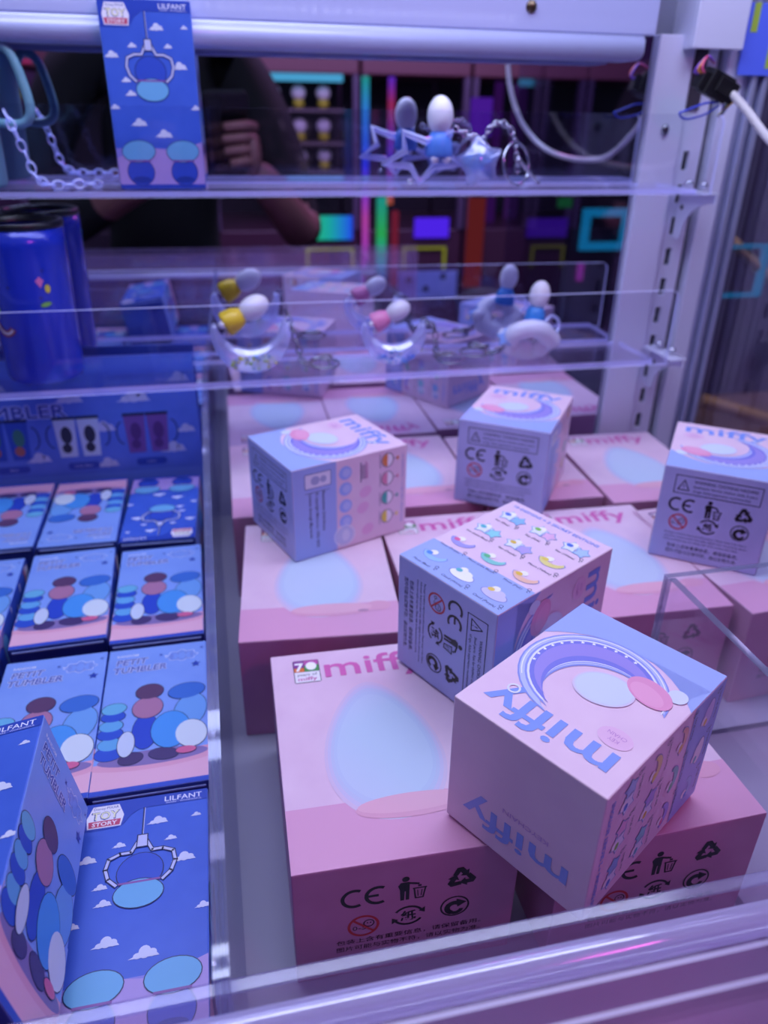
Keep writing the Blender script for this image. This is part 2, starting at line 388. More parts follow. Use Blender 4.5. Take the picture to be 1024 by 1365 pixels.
def art_warn():
    a = Art(); W = 70
    for x0, y0, x1, y1 in ((8, 50.2, 62, 50.7), (8, 63, 62, 63.5)): a.rect(x0, y0, x1, y1, '#2A2A4A', 1)
    a.rect(8, 50.2, 8.5, 63.5, '#2A2A4A', 1); a.rect(61.5, 50.2, 62, 63.5, '#2A2A4A', 1)
    a.stroke([(10.5, 53), (14, 60.2), (17.5, 53)], .6, BK, 1, True); a.text('!', 14, 53.8, 5, BK, 1, align='C')
    a.text('WARNING: CHOKING HAZARD', 20, 59, 2.9, '#2A2A4A', 1, width=39)
    a.text('Small parts. Not for children under 3 years', 20, 55.6, 2.4, '#2A2A4A', 1, width=39); a.text('of age. Adult supervision recommended.', 20, 52.4, 2.4, '#2A2A4A', 1, width=36)
    for k, x, y in (('ce', 15, 42), ('bin', 34, 41.5), ('rec', 54, 42), ('age', 15, 29), ('paper', 34, 29), ('dot', 54, 29)): a.xf(SY[k], x, y, 1.28)
    a.text('Package contains important information. Please keep it for future', 8, 19.6, 2.0, '#3A3A66', 1, width=52); a.text('reference. Actual product may differ slightly from the pictures shown.', 8, 17, 2.0, '#3A3A66', 1, width=53)
    a.text('Colors and styles may vary. Please refer to the actual product inside.', 8, 14.4, 2.0, '#3A3A66', 1, width=48)
    a.text(CN1, 11, 9.4, 3.2, '#2A2A4A', 1, width=46); a.text(CN2, 11, 5.2, 3.2, '#2A2A4A', 1, width=46)
    return a
def claw(a, x, y, c):
    a.arc(x, y, 5, .45, 0, 360, '#6A6A86', 1, 20); a.ell(x, y, 4.5, 4.5, '#EFE6F4', 1.2); a.ell(x, y - .2, 4.4, 4.2, c, 1.5, n=16, a0=180, a1=360)
    a.stroke([(x, y + 5), (x + 1, y + 8)], .4, '#6A6A86', 1.2); a.ell(x + 1.2, y + 9.5, 1.5, 1.2, c, 1.2, n=10)
def art_info():   # u = +y of the box turned: local x 90.5, y 68.4
    a = Art(); a.rect(.3, .3, 33, 68.1, BL, 1)
    a.poly([(x + 9, y + 52.5) for x, y in rrect(20, 11, 1)], '#5E6AA8', 1.5); a.poly([(x + 9.5, y + 53) for x, y in rrect(19, 10, .8)], '#E4E2F5', 2)
    a.ell(17, 58, 3.4, 3.2, '#A7AED6', 2.4); a.ell(23, 58, 2.4, 2.4, '#A7AED6', 2.4); a.stroke([(9.5, 49.5), (28, 49.5)], .3, '#39406E', 2)
    for i, t in enumerate(('Illustrations Dick Bruna', '© copyright Mercis bv, 1953–2025', 'License through Mercis bv')): a.text(t, 22 - 5 * i, 49, 3.1, '#2A2F5E', 2, rot=-90, off=.01, width=(30, 42, 34)[i])
    for i, y in enumerate((58, 46, 33, 21)):
        a.ell(40, y, 5, 5, '#9DB3F2', 1.6); a.ell(41, y, 3, 3, '#B9C6F6', 1.9)
    a.arc(39, 10, 8, 1.0, 0, 360, '#DCE2F8', 2.2, 24); a.ell(39, 10, 7, 7, '#C6CDEE', 2.0); a.ell(40, 10, 3, 4.6, '#DADFF6', 2.6)
    for x, c in ((52, '#4A4A78'), (56, '#C96FB4')):
        for k in range(5 if x == 52 else 3): a.rect(x, 48 - (0 if x == 52 else -2), x + .7, 63, c, 1.5) if k == 0 else a.rect(x + k * 1.4 - 1.4, 50, x + k * 1.4 - .9, 61, c, 1.5)
    for i, (y, c) in enumerate(((60, '#E0874A'), (46, '#E08AB0'), (31, '#4AB0A8'), (16, '#E8D25A'))):
        a.stroke([(68, y - 5), (68, y + 5)], .5, '#6A6A86', 1.4); claw_side(a, 74, y, c)
    a.text('10 DESIGNS + 2 SECRET EDITIONS', 86, 62, 2.6, '#8A93D8', 1.5, rot=-90, width=54)
    for x, y in ((56, 40), (54, 28), (58, 10)): a.ell(x, y, 5, 4, '#E6B2DA', 1.5, 30)
    return a
def claw_side(a, x, y, c):
    a.arc(x, y, 4.8, .5, 0, 360, '#3A3A5A', 1.4, 20, ry=5.2); a.ell(x, y, 4.4, 4.8, '#F4ECF6', 1.3, n=20); a.ell(x, y, 4.3, 4.7, c, 1.6, 0, 16, 90, 270)
    a.stroke([(x + 5, y), (x + 8, y)], .5, '#6A6A86', 1.4); a.ell(x + 8.5, y, 1, 1.6, c, 1.5, n=10)
def art_designs():   # 68.4 x 90.5
    a = Art(); a.poly([(.3, .3), (68.1, .3), (68.1, 27), (.3, 25)], BL, 1)
    a.text('10 DESIGNS + 2 SECRET EDITIONS', 34.2, 84, 3.4, '#7E9BEC', 2, width=58, off=.02, align='C')
    names = [('Star (Blue)', 's', '#8FC0EE'), ('Star (Pink)', 's', '#E7B6DC'), ('Star (White)', 's', '#AECBF2'), ('Star (Lake Blue)', 's', '#8FD6DC'), ('Star (Purple)', 's', '#B9A6EA'), ('Moon (Yellow)', 'm', '#E8DC8A'),
             ('Moon (Purple)', 'm', '#A6A0EA'), ('Moon (Lake Blue)', 'm', '#86CFC9'), ('Moon (Pink)', 'm', '#EFC0A8'), ('Moon (Blue)', 'm', '#9CC4F2'), ('Cloud (White)', 'c', '#F4F4FB'), ('Cloud (Purple)', 'c', '#CFC8F2')]
    hats = ['#4F78D8', '#8BCB5A', '#4F78D8', '#5AB8C8', '#E2C04A', '#E8D25A', '#E46AA0', '#63BE86', '#E8C24A', '#4F8CE0', '#63B8C0', '#E8C860']
    for i, (nm, k, c) in enumerate(names):
        x = 13 + 21.5 * (i % 3); y = 74 - 20.5 * (i // 3)
        if k == 's':
            star(a, x - 2.6, y, 6, '#7FA6D8', 2, 5, .6, 100); star(a, x - 2.6, y, 5.2, '#E4EAFA', 2.3, 5, .6, 100); star(a, x + 5, y - .8, 5.2, '#7FA6D8', 2.6, 5, .62, 80); star(a, x + 5, y - .8, 4.5, c, 2.9, 5, .62, 80)
        elif k == 'm':
            P = [(x + 8 * math.cos(math.radians(t)), y + 2.5 + 6.4 * math.sin(math.radians(t))) for t in range(190, 366, 12)] + [(x + 6.6 * math.cos(math.radians(t)), y + 4.4 + 4.6 * math.sin(math.radians(t))) for t in range(350, 196, -12)]
            a.poly(P, '#7F8AD0', 2); a.poly([(px * .94 + x * .06, py * .93 + (y - 1) * .07) for px, py in P], c, 2.3)
        else:
            a.ell(x, y - 1.6, 8, 3.8, '#8C93CC', 2); a.ell(x, y - 1.6, 7.4, 3.3, c, 2.3); a.ell(x + 1, y + .6, 4, 2.6, c, 2.4)
        a.ell(x - 2.2, y + 2.6, 2.4, 2.2, '#F6F3FA', 3.2, n=14); a.ell(x - 3.8, y + .9, 2, 1.5, hats[i], 3.4, n=12)
        a.text(nm, x, y - 9.2, 2.4, '#3A3A5E', 2, align='C')
        a.arc(x + 8.6, y - 6, 1, .3, 0, 360, '#4A4A6A', 2, 8); a.arc(x + 9.4, y - 8, .8, .3, 0, 300, '#4A4A6A', 2, 8)
    return a
def art_keychain():  # 70 x 68.4
    a = Art(); a.text('miffy', 35, 47, 18, '#8DA4EE', 1.4, width=52, off=.016, align='C')
    a.text('KEYCHAIN', 30, 40, 3.4, '#C9A0D8', 1.4, width=22, align='C', off=.01); return a

# ---- blue boxes (56.3 x 112.6)
def cloud(a, x, y, s, c='#D6DCF7', L=2):
    a.ell(x, y + 1.6 * s, 1.7 * s, 1.9 * s, c, L, n=14); a.ell(x + 2 * s, y + 1.1 * s, 1.3 * s, 1.2 * s, c, L, n=12); a.ell(x - 1.9 * s, y + .7 * s, 1.2 * s, .9 * s, c, L, n=12)
    a.poly([(x - 4.4 * s, y), (x + 4 * s, y), (x + 3.4 * s, y + .8 * s), (x, y + 1.4 * s), (x - 3 * s, y + .6 * s)], c, L + .1)
def art_lil():
    a = Art(); W, H = 56.3, 112.6
    a.rect(.3, .3, W - .3, 26, '#8C86DC', 1); a.poly([(.3, 20), (18, 27), (38, 24), (W - .3, 30), (W - .3, .3), (.3, .3)], '#B49BDE', 1.3); a.rect(.3, .3, W - .3, 3, '#2A49B8', 2.5)
    a.poly([(.3, H - .3), (.3, 97), (16, 97), (19, 99), (21.5, 103), (26, 106.2), (W - .3, 106.2), (W - .3, H - .3)], '#2A49B8', 2)
    for x, y, s in ((34, 96, 1.15), (18, 86, .75), (5, 80, 1.1), (46, 74, 1.25), (40, 86, .7), (14, 58, .9), (12, 66, .8), (51, 103 - 6, .6), (32, 33, 1.4), (17, 40, 1.3), (54, 50, .8), (3, 50, .8)): cloud(a, x, y, s)
    # title badge
    a.poly([(3, 98), (17.5, 98), (18.6, 104), (16, 110.5), (4.5, 110.5), (2.2, 104)], '#EDEBFA', 3); a.text('Disney·PIXAR', 10.4, 108.4, 2.1, '#2A3FA0', 3.5, width=11, align='C')
    a.text('TOY', 10.4, 102.6, 6.4, '#2A3FA0', 3.5, width=12.6, align='C', off=.04); a.text('TOY', 10.4, 102.9, 5.9, '#F2F0C8', 4, width=11.6, align='C', off=.015)
    a.poly([(3.6, 98.6), (17, 98.6), (17.4, 102), (3.2, 102)], '#C84A72', 3.6); a.text('STORY', 10.4, 99.2, 3.0, '#F4E9F6', 4, width=11, align='C', off=.03)
    a.text('LILFANT', 53.5, 108, 3.9, '#E8EBFF', 3, width=17, align='R', off=.012); a.text('SHARE : WONDERFUL', 53.5, 106.6, 1.3, '#D4DAFF', 3, width=16.4, align='R')
    # crane grab with a plain parcel
    lc = '#C6CBF2'; oc = '#20265E'
    a.stroke([(27.6, 106), (27.6, 91)], .9, oc, 2.6); a.stroke([(27.9, 106), (27.9, 91)], .35, lc, 3)
    a.oell(27.8, 72, 9.5, 9, '#3354C8', 3.2, 6, oc, .4); a.oell(27.8, 61.5, 10, 6.6, '#6FB4E4', 4.1, 0, oc, .4); a.rect(19, 66.4, 36.6, 67.4, '#8C5AA8', 5)
    for sgn in (-1, 1):
        P = [(27.8 + sgn * x, y) for x, y in ((2, 87), (4.5, 82), (9, 82), (13.5, 80), (14.5, 75), (13, 70), (9.5, 66.5))]
        a.stroke([(p[0], p[1]) for p in P], 2.0, oc, 5.2); a.stroke(P, 1.2, lc, 5.6)
    a.poly([(25.2, 84), (30.4, 84), (30.2, 91), (25.4, 91)], oc, 5.8); a.poly([(25.7, 84.5), (29.9, 84.5), (29.7, 90.5), (25.9, 90.5)], lc, 6.1)
    for x in (14.5, 43):
        a.oell(x, 11, 8.5, 8.5, '#3354C8', 3, 0, oc, .4); a.oell(x, 24, 10.5, 6.8, '#6FB4E4', 4.2, 4, oc, .4); a.ell(x, 6, 6, 2.2, '#2440A0', 5); a.rect(x - 7, 17.6, x + 7, 18.7, '#8C5AA8', 5)
    return a
def art_petit():
    a = Art(); W, H = 56.3, 112.6
    a.rect(.3, .3, W - .3, 19, '#EDB9D2', 1); a.rect(.3, .3, W - .3, 3.4, '#3152C4', 1.5)
    a.ell(W / 2, 24, 40, 11, '#E6A8C4', 1.2); a.poly([(.3, 20), (W - .3, 24), (W - .3, 44), (.3, 44)], '#86A9F2', 1.4)
    a.text('RANDOM', 5, 104.6, 2.8, '#E4EAFF', 2, width=12, off=.02)
    a.outlined('PETIT', 5, 97.2, 7, '#3650B8', '#E4E9FF', 2, .45, width=17.5, shear=.15); a.outlined('TUMBLER', 4.2, 90, 7, '#3650B8', '#E4E9FF', 2, .45, width=29, shear=.15)
    P = [(42 + (8.6 + .9 * math.cos(8 * t)) * math.cos(t), 100.5 + (4.6 + .9 * math.cos(8 * t)) * math.sin(t)) for t in [2 * PI * k / 64 for k in range(64)]]
    a.stroke(P, .35, '#DDE6FF', 2, True); P = [(42 + 6.6 * math.cos(t) + 1.3 * math.cos(9 * t), 100.3 + 2.6 * math.sin(t) + 1.2 * math.sin(9 * t)) for t in [2 * PI * k / 90 for k in range(90)]]; a.stroke(P, .25, '#7E8FD8', 2.1, True)
    star(a, 50, 91, 3, '#2C48B0', 2.2); star(a, 53.5, 106, 1.5, '#2C48B0', 2.2, 4, .3, 45); star(a, 30, 103, 1.6, '#2C48B0', 2.2, 4, .3, 45); a.stroke([(32, 102), (34.5, 101)], .5, '#DDE6FF', 2)
    o = '#232A5A'
    # clustered plain pebble shapes standing in for the printed figures
    a.ell(29, 21, 27, 5, '#8A78B4', 1.7)
    for x, y, rx, ry, c, r in ((7, 27, 7, 5, '#2E55CC', 0), (7, 33.5, 6, 4.4, '#66AEE6', 0), (6.5, 41, 6.4, 4.4, '#2E55CC', 0), (6.5, 47, 6, 4.2, '#66AEE6', 0), (7, 54, 6.2, 4, '#2E55CC', 0), (7, 60, 6.4, 4.4, '#6CB8E2', 5),
                               (47, 52, 8.5, 13, '#6FA6EA', -10), (45, 68, 10, 6.4, '#3C72D0', 6), (24, 40, 6.5, 13, '#2C4CC8', 0), (18, 21.5, 6, 4, '#4A3A72', 10), (34, 22, 7.4, 4, '#4A3A72', -10),
                               (24.5, 58, 8, 8.4, '#B07AA0', 0), (25, 71, 7.4, 6.2, '#5E4068', 0), (37, 39, 10, 13.5, '#4A9AEC', 0), (47.6, 34, 8, 10, '#D7E4F2', 8), (45, 22.5, 5, 2.4, '#D86A9A', 0), (15, 32, 4.2, 9, '#CBD8F2', 0)):
        a.oell(x, y, rx, ry, c, a._L if hasattr(a, '_L') else 2, r, o, .35, 20); a._L = (a._L if hasattr(a, '_L') else 2) + .22
    return a

ME = {}
def P(name, fn, W=None, H=None):
    if name not in ME: ME[name] = fn().mesh(name, W, H)
    return ME[name]

# carton: root mesh is the body, its prints are children.  Local frame: origin at centre of the bottom
def carton_mesh(key, w, d, h, mats, fmap, bev=.0007):
    """fmap: function(normal)->material index"""
    bm = box((-w/2, -d/2, 0), (w/2, d/2, h), bev, 2)
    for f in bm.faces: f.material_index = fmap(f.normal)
    return mesh_of(key, bm, mats)
def flap(w, d, h, side, m, parent):     # folded tuck flap line seen at a carton end
    e = .0006; y = -d/2 if side < 0 else d/2
    bm = bmesh.new(); B(bm, (-w/2 + .002, min(y, y + side * e), h - .0032), (w/2 - .002, max(y, y + side * e), h - .0022))
    return obj('tuck_flap', bm, m, parent)
PW, PD, PH = .0989, .1426, .0722
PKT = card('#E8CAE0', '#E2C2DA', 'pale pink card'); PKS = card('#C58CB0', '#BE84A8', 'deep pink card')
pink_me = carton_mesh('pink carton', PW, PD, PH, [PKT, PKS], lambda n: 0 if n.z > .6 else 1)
def pink_box(fl, yaw, label, over=None):
    """fl = world xy of front-left corner"""
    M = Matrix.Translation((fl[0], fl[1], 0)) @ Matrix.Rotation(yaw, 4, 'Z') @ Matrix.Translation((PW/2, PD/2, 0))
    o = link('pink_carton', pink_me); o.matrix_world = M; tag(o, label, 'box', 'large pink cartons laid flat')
    link('top_print', P('pink top', lambda: art_pink_top(0), 98.9, 142.6), o, frame_M((-PW/2, -PD/2, PH), (1, 0, 0), (0, 1, 0)))
    link('front_print', P('pink front', art_pink_front, 98.9, 72.2), o, frame_M((-PW/2, -PD/2, 0), (1, 0, 0), (0, 0, 1)))
    link('side_print', P('pink side', art_pink_side, 142.6, 72.2), o, frame_M((-PW/2, PD/2, 0), (0, -1, 0), (0, 0, 1)))
    link('back_print', P('pink back', art_pink_back, 98.9, 72.2), o, frame_M((PW/2, PD/2, 0), (-1, 0, 0), (0, 0, 1)))
    return o
CX, CY, CZ = .070, .0905, .0684
CPK = card('#EBCFE4', '#E6C8E0', 'cube pink card'); CBL = card('#B0B4E8', '#A8ACE2', 'cube periwinkle card')
cube_me = carton_mesh('cube carton', CX, CY, CZ, [CPK, CBL], lambda n: 1 if n.y < -.6 else 0)
def cube_box(M, label):
    o = link('keychain_carton', cube_me); o.matrix_world = M @ Matrix.Translation((0, 0, -CZ/2)); tag(o, label, 'box', 'small keychain cartons')
    x, y, h = CX/2, CY/2, CZ
    link('lid_print', P('moon', art_moon, 70, 90.5), o, frame_M((-x, -y, h), (1, 0, 0), (0, 1, 0)))
    link('warning_print', P('warn', art_warn, 70, 68.4), o, frame_M((-x, -y, 0), (1, 0, 0), (0, 0, 1)))
    link('title_print', P('keychain', art_keychain, 70, 68.4), o, frame_M((-x, y, h), (1, 0, 0), (0, 0, -1)))
    link('design_list_print', P('designs', art_designs, 68.4, 90.5), o, frame_M((-x, -y, 0), (0, 0, 1), (0, 1, 0)))
    link('information_print', P('info', art_info, 90.5, 68.4), o, frame_M((x, -y, 0), (0, 1, 0), (0, 0, 1)))
    return o
BW, BD = .0561, .1122
BSKY = card('#86A9F2', '#7DA0EE', 'sky blue card'); BDEEP = card('#4369D6', '#3C61CE', 'deep blue card'); BNAVY = card('#2B3F96', '#263888', 'navy card')
blue_p = carton_mesh('blue carton sky', BW, BD, BW, [BSKY, BDEEP, BNAVY], lambda n: 0 if n.z > .6 else (1 if abs(n.x) > .6 else 2))
blue_l = carton_mesh('blue carton deep', BW, BD, BW, [BDEEP, BSKY, BNAVY], lambda n: 0 if n.z > .6 else (1 if abs(n.x) > .6 else 2))
def blue_box(M, face, label, group='blue tumbler cartons'):
    o = link('blue_carton', blue_p if face == 'petit' else blue_l); o.matrix_world = M; tag(o, label, 'box', group)
    pt = P('petit', art_petit, 56.3, 112.6); pl = P('lil', art_lil, 56.3, 112.6); top, sd = (pt, pl) if face == 'petit' else (pl, pt)
    x, y, h = BW/2, BD/2, BW; S = Matrix.Diagonal((.9964, .9964, 1, 1))
    link('top_print', top, o, frame_M((-x, -y, h), (1, 0, 0), (0, 1, 0)) @ S)
    link('side_print', sd, o, frame_M((x, -y, h), (0, 0, -1), (0, 1, 0)) @ S)
    link('left_print', sd, o, frame_M((-x, -y, 0), (0, 0, 1), (0, 1, 0)) @ S)
    flap(BW, BD, h, 1, mat('#9DB4EE', .5), o); flap(BW, BD, h, -1, mat('#9DB4EE', .5), o)
    return o

# ------------------------------------------------------------------ structure of the cabinet
MY0, MTH = .6635, -.02      # mirror wall
deck = struct(obj('floor', box((-.60, .02, -.02), (.475, .675, 0)), mat('#A29FB8', .30, key='pale deck')))
base = struct(obj('trim_1', box((-.60, -.02, -.98), (.475, .675, -.021), .01), mat('#3A3550', .4)))
agr = struct(obj('floor_hall', box((-3, -3.5, -1.0), (3.5, 2, -.985)), mat('#2A2233', .25)))
mw = bmesh.new(); B(mw, (-.50, 0, 0), (.365, .008, .75)); o = obj('wall_back', mw, MIR); o.location = (0, MY0, 0); o.rotation_euler.z = MTH; struct(o)
mb = box((-.62, .69, -.02), (.49, .70, .80)); struct(obj('wall_rear_panel', mb, mat('#8C8AA8', .5)))
# valance over the mirror: rolled lower lip and flat upper band
v = thing('lamp_valance', 'long white metal lamp housing above the mirror with rolled lower lip', 'lamp housing', (0, .615, .3858))
t = bmesh.new(); poly = rrect(.835, .0165, .006, 5, (1, 0, 0, 0)); prism(t, [(x - .50, y) for x, y in poly], ((0, 0, -.002), (1, 0, 0), (0, 0, 1)), -.030)
bmesh.ops.recalc_face_normals(t, faces=t.faces[:]); bmesh.ops.bevel(t, geom=[e for e in t.edges if abs((e.verts[0].co - e.verts[1].co).normalized().x) > .99 and min(e.verts[0].co.y, e.verts[1].co.y) < -.0001 or True and abs((e.verts[0].co - e.verts[1].co).normalized().x) > .99], offset=.0022, segments=3, affect='EDGES')
obj('rolled_lip', t, WHITE2, v, True)
obj('face_plate', box((-.50, .004, .0150), (.345, .028, .085), .001), WHITE3, v)
t = bmesh.new(); lathe(t, [(0, .002), (.0025, .0018), (.0042, 0), (.0045, -.002)], 12); obj('bolt', t, mat('#6A5A4A', .3, .9, key='brassy bolt'), v, True, frame_M((.243, .0035, .030), (1, 0, 0), (0, 0, 1)))

# slotted upright at the back right corner
up = thing('slotted_upright', 'white slotted shelving upright beside the mirror', 'post', (0, 0, 0))
obj('flange', box((.367, .650, 0), (.3995, .662, .405), .0008), WHITE, up)
bm = bmesh.new(); zs = [.06, .074, .100, .1267, .154, .1797, .2076, .2331, .258, .2806, .300]
# web built as rungs so the slots are real openings
x0, x1, s0, s1 = .3995, .424, .4078, .4136
prev = 0
for z in [q for q in (.047, .0737, .100, .1267, .1533, .1797, .2064, .2331, .2598, .2865, .3132)]:
    B(bm, (s0, .654, prev), (s1, .658, z - .0075)); prev = z + .0075
B(bm, (s0, .654, prev), (s1, .658, .405)); B(bm, (x0, .654, 0), (s0, .658, .405)); B(bm, (s1, .654, 0), (x1, .658, .405))
obj('web', bm, WHITE, up); obj('slot_backing', box((.405, .664, 0), (.45, .666, .41)), HOLE, up)
obj('outer_flange', box((.4300, .648, 0), (.447, .662, .405), .0008), WHITE, up)
t = bmesh.new(); prism(t, [(x + .4315, z + .368) for x, z in rrect(.006, .03, .0029)], ((0, .649, 0), (1, 0, 0), (0, 0, 1)), -.002); obj('keyhole_tab', t, WHITE, up)
sc = bmesh.new(); sph(sc, (.3835, .649, .3369), (.0035, .0022, .0045), 12, 8); obj('screw', sc, STEEL, up, True)
for zc in (.374,): obj('top_gap', box((.402, .6525, .352), (.4135, .6535, .405)), mat('#3B3542', .6), up)
tb = thing('top_bracket_plate', 'white folded plate across the top of the slotted upright', 'plate', (.40, .64, .395))
obj('plate', box((-.012, -.004, .0), (.033, .0, .06), .0008), WHITE, tb); obj('fold', box((-.012, 0, .0), (-.0105, .03, .06), .0004), WHITE, tb)
# aluminium corner extrusion: four ribs
ex = thing('aluminium_corner_profile', 'ribbed silver aluminium corner post at the right edge of the mirror wall', 'post', (0, 0, 0))
for i, (a, b, y) in enumerate(((.447, .4525, .650), (.4535, .4580, .644), (.459, .4632, .650), (.4642, .4690, .644))):
    obj('rib', box((a, y, 0), (b, .672, .75), .0012), SILVER, ex)
obj('core', box((.447, .656, 0), (.469, .675, .75)), mat('#6E7094', .4, .5, key='profile core'), ex)
# coloured sticker at the top of the profile
st = thing('blue_sticker', 'bright blue and lime printed sticker on the top of the corner post', 'sticker', (.4365, .6425, .378))
obj('sheet', box((0, 0, 0), (.034, .0008, .05)), mat('#5E74F4', .3), st); obj('lime_stripe', box((.004, -.0003, .030), (.010, 0, .05)), mat('#A9C24A', .3), st); obj('lime_stripe', box((.024, -.0003, .005), (.030, 0, .05)), mat('#A9C24A', .3), st)
# right window wall
sg = bmesh.new(); B(sg, (.4695, .02, 0), (.4735, .672, .75)); struct(obj('wall_right', sg, sideglass()))

# ------------------------------------------------------------------ acrylic shelf trays and brackets
def tray(name, label, z, th, fh, xr):
    t = thing(name, label, 'shelf', (0, 0, z), 'clear acrylic shelf trays')
    s = box((-.50, .590, 0), (xr - .012, .6505, th)); 
    for f in s.faces: f.material_index = 0 if abs(f.normal.z) > .9 else 1
    obj('shelf_panel', s, [ACR, ACRE], t)
    bm = bmesh.new(); poly = [(x - .50, y) for x, y in rrect(xr + .50, fh, .006, 5, (0, 1, 0, 0))]
    prism(bm, poly, ((0, .5898, -.0005), (1, 0, 0), (0, 0, 1)), .0028); bmesh.ops.recalc_face_normals(bm, faces=bm.faces[:]); bm.normal_update()
    for f in bm.faces: f.material_index = 0 if abs(f.normal.y) > .9 else 1
    obj('front_fence', bm, [ACR, ACRE], t)
    return t
tray('acrylic_shelf', 'clear acrylic shelf tray holding the standing blue carton, upper of the two', .2925, .0035, .0565, .397)
tray('acrylic_shelf', 'clear acrylic shelf tray holding the blue tumbler, lower of the two', .1535, .0040, .064, .386)
def bracket(z, x, label):
    t = thing('shelf_bracket', label, 'bracket', (x, .6535, z), 'white curved shelf brackets')
    P_ = [(0, 0), (-.054, 0), (-.054, -.004)] + [(-.054 + .042 * math.sin(a), -.008 - .030 * (1 - math.cos(a))) for a in [PI / 2 * k / 8 for k in range(9)]] + [(-.010, -.042), (0, -.040)]
    bm = bmesh.new(); prism(bm, P_, ((0, 0, 0), (0, 1, 0), (0, 0, 1)), .0016); bmesh.ops.recalc_face_normals(bm, faces=bm.faces[:]); bm.normal_update(); obj('gusset', bm, WHITE, t)
    obj('top_flange', box((-.012, -.054, -.0014), (.004, -.004, 0), .0004), WHITE, t)
    for y in (-.018, -.040):
        b = bmesh.new(); sph(b, (-.004, y, .0055), (.0036, .0036, .0025), 12, 8); obj('screw', b, CHROME, t, True)
    h = bmesh.new(); sph(h, (-.0004, -.008, -.015), (.0006, .0022, .0022), 10, 6); obj('hole', h, HOLE, t)
bracket(.2915, .4105, 'white curved bracket under the right end of the upper acrylic shelf')
bracket(.1525, .4105, 'white curved bracket under the right end of the lower acrylic shelf')

# ------------------------------------------------------------------ pink cartons
pink_box((.0103, .2065), -.0251, 'pink carton nearest the front rails, its title and badge in full view')
pink_box((.1234, .1939), .0151, 'front right pink carton lying under the foremost tilted keychain carton')
pink_box((-.0033, .3656), -.085, 'pink carton by the clear divider in the second row, behind the front one')
pink_box((.1035, .3560), -.03, 'pink carton lying under the keychain carton with the design list on top')
pink_box((.2085, .3467), -.0338, 'pink carton right of centre, seen through the corner of the clear chute wall')
pink_box((.3130, .3326), .0585, 'pink carton at the right edge behind the clear chute wall')
pink_box((-.0002, .5211), -.0195, 'pink carton by the divider in the row against the mirror')
pink_box((.0995, .5150), -.022, 'pink carton against the mirror behind the leftmost keychain carton')
pink_box((.1988, .5062), -.0338, 'pink carton against the mirror under the middle keychain carton')
pink_box((.2996, .4903), -.0542, 'pink carton against the mirror beside the foot of the slotted upright')

# ------------------------------------------------------------------ keychain cartons (measured poses)
def RM(rows, loc): return Matrix((( *rows[0], loc[0]), (*rows[1], loc[1]), (*rows[2], loc[2] + CAM_H), (0, 0, 0, 1)))
cube_box(RM(((-0.5211, -0.8534, -0.0140), (0.8534, -0.5207, -0.0242), (0.0134, -0.0245, 0.9996)), (.1371, .2162, -.2385)), 'keychain carton with inverted lettering, foremost, on the two front pink cartons')
cube_box(RM(((0.0152, 0.8790, 0.4766), (0.0303, 0.4760, -0.8789), (-0.9994, 0.0278, -0.0193)), (.1392, .3215, -.2375)), 'keychain carton with the chart of twelve designs facing up')
cube_box(RM(((0.3486, 0.9373, 0), (-0.9373, 0.3486, 0), (0, 0, 1)), (.0696, .4957, -.2402)), 'leftmost keychain carton, crescent lid up and coloured circles on its front')
cube_box(RM(((0.8180, 0.5751, 0), (-0.5752, 0.8180, 0), (0, 0, 1)), (.2293, .5361, -.2402)), 'keychain carton farthest back, its warning panel facing left of the slotted upright')
cube_box(RM(((0.8075, 0.5898, 0), (-0.5898, 0.8075, 0), (0, 0, 1)), (.3402, .4283, -.2402)), 'keychain carton at the right edge with its warning panel facing forward')

# ------------------------------------------------------------------ blue cartons behind the divider
S = (CAM_H - .060) / .2751
def flat(tl, yaw, face, rev, label):
    x, y = tl[0] * S, tl[1] * S
    M = Matrix.Translation((x, y, .0039)) @ Matrix.Rotation(yaw, 4, 'Z') @ Matrix.Translation((BW/2, -BD/2, 0))
    if rev: M = M @ Matrix.Rotation(PI, 4, 'Z')
    return blue_box(M, face, label)
flat((-.0778, .6064), -.034, 'lil', True, 'blue carton with crane grab picture upside down, at the card and beside the divider')
flat((-.0776, .4858), .0117, 'petit', False, 'light blue carton by the divider, second from the display card')
flat((-.0751, .3718), .004, 'petit', False, 'light blue carton by the divider, just behind the front crane grab carton')
flat((-.0756, .2604), -.0056, 'lil', False, 'blue carton with crane grab picture lying in the front row by the divider')
flat((-.1368, .6098), -.001, 'petit', True, 'light blue carton upside down at the card, next to the crane grab one')
flat((-.1364, .4912), .04, 'petit', False, 'light blue carton in the middle column, second from the display card')
flat((-.1299, .3716), .015, 'petit', False, 'light blue carton partly hidden behind the raised carton at the left')
flat((-.1330, .2590), .005, 'petit', False, 'light blue carton underneath the raised carton in the front row')
flat((-.1945, .6120), .01, 'petit', True, 'light blue carton upside down at the card at the left edge')
flat((-.1955, .4880), .03, 'petit', False, 'light blue carton at the left edge, second from the display card')
flat((-.1915, .3720), .01, 'petit', False, 'light blue carton at the left edge, third from the display card')
flat((-.1930, .2590), .0, 'petit', False, 'light blue carton at the left edge of the front row')
# raised, leaning carton on top of the front row
Rr = Matrix.Rotation(-.1554, 4, 'Y') @ Matrix.Rotation(-.03, 4, 'X')
M = Matrix.Translation((-.0745, .2620, .0690)) @ Matrix.Rotation(.02, 4, 'Z') @ Rr @ Matrix.Translation((-BW/2, -BD/2, 0))
blue_box(M, 'lil', 'blue carton leaning on top of the front row, its lettered side facing right')
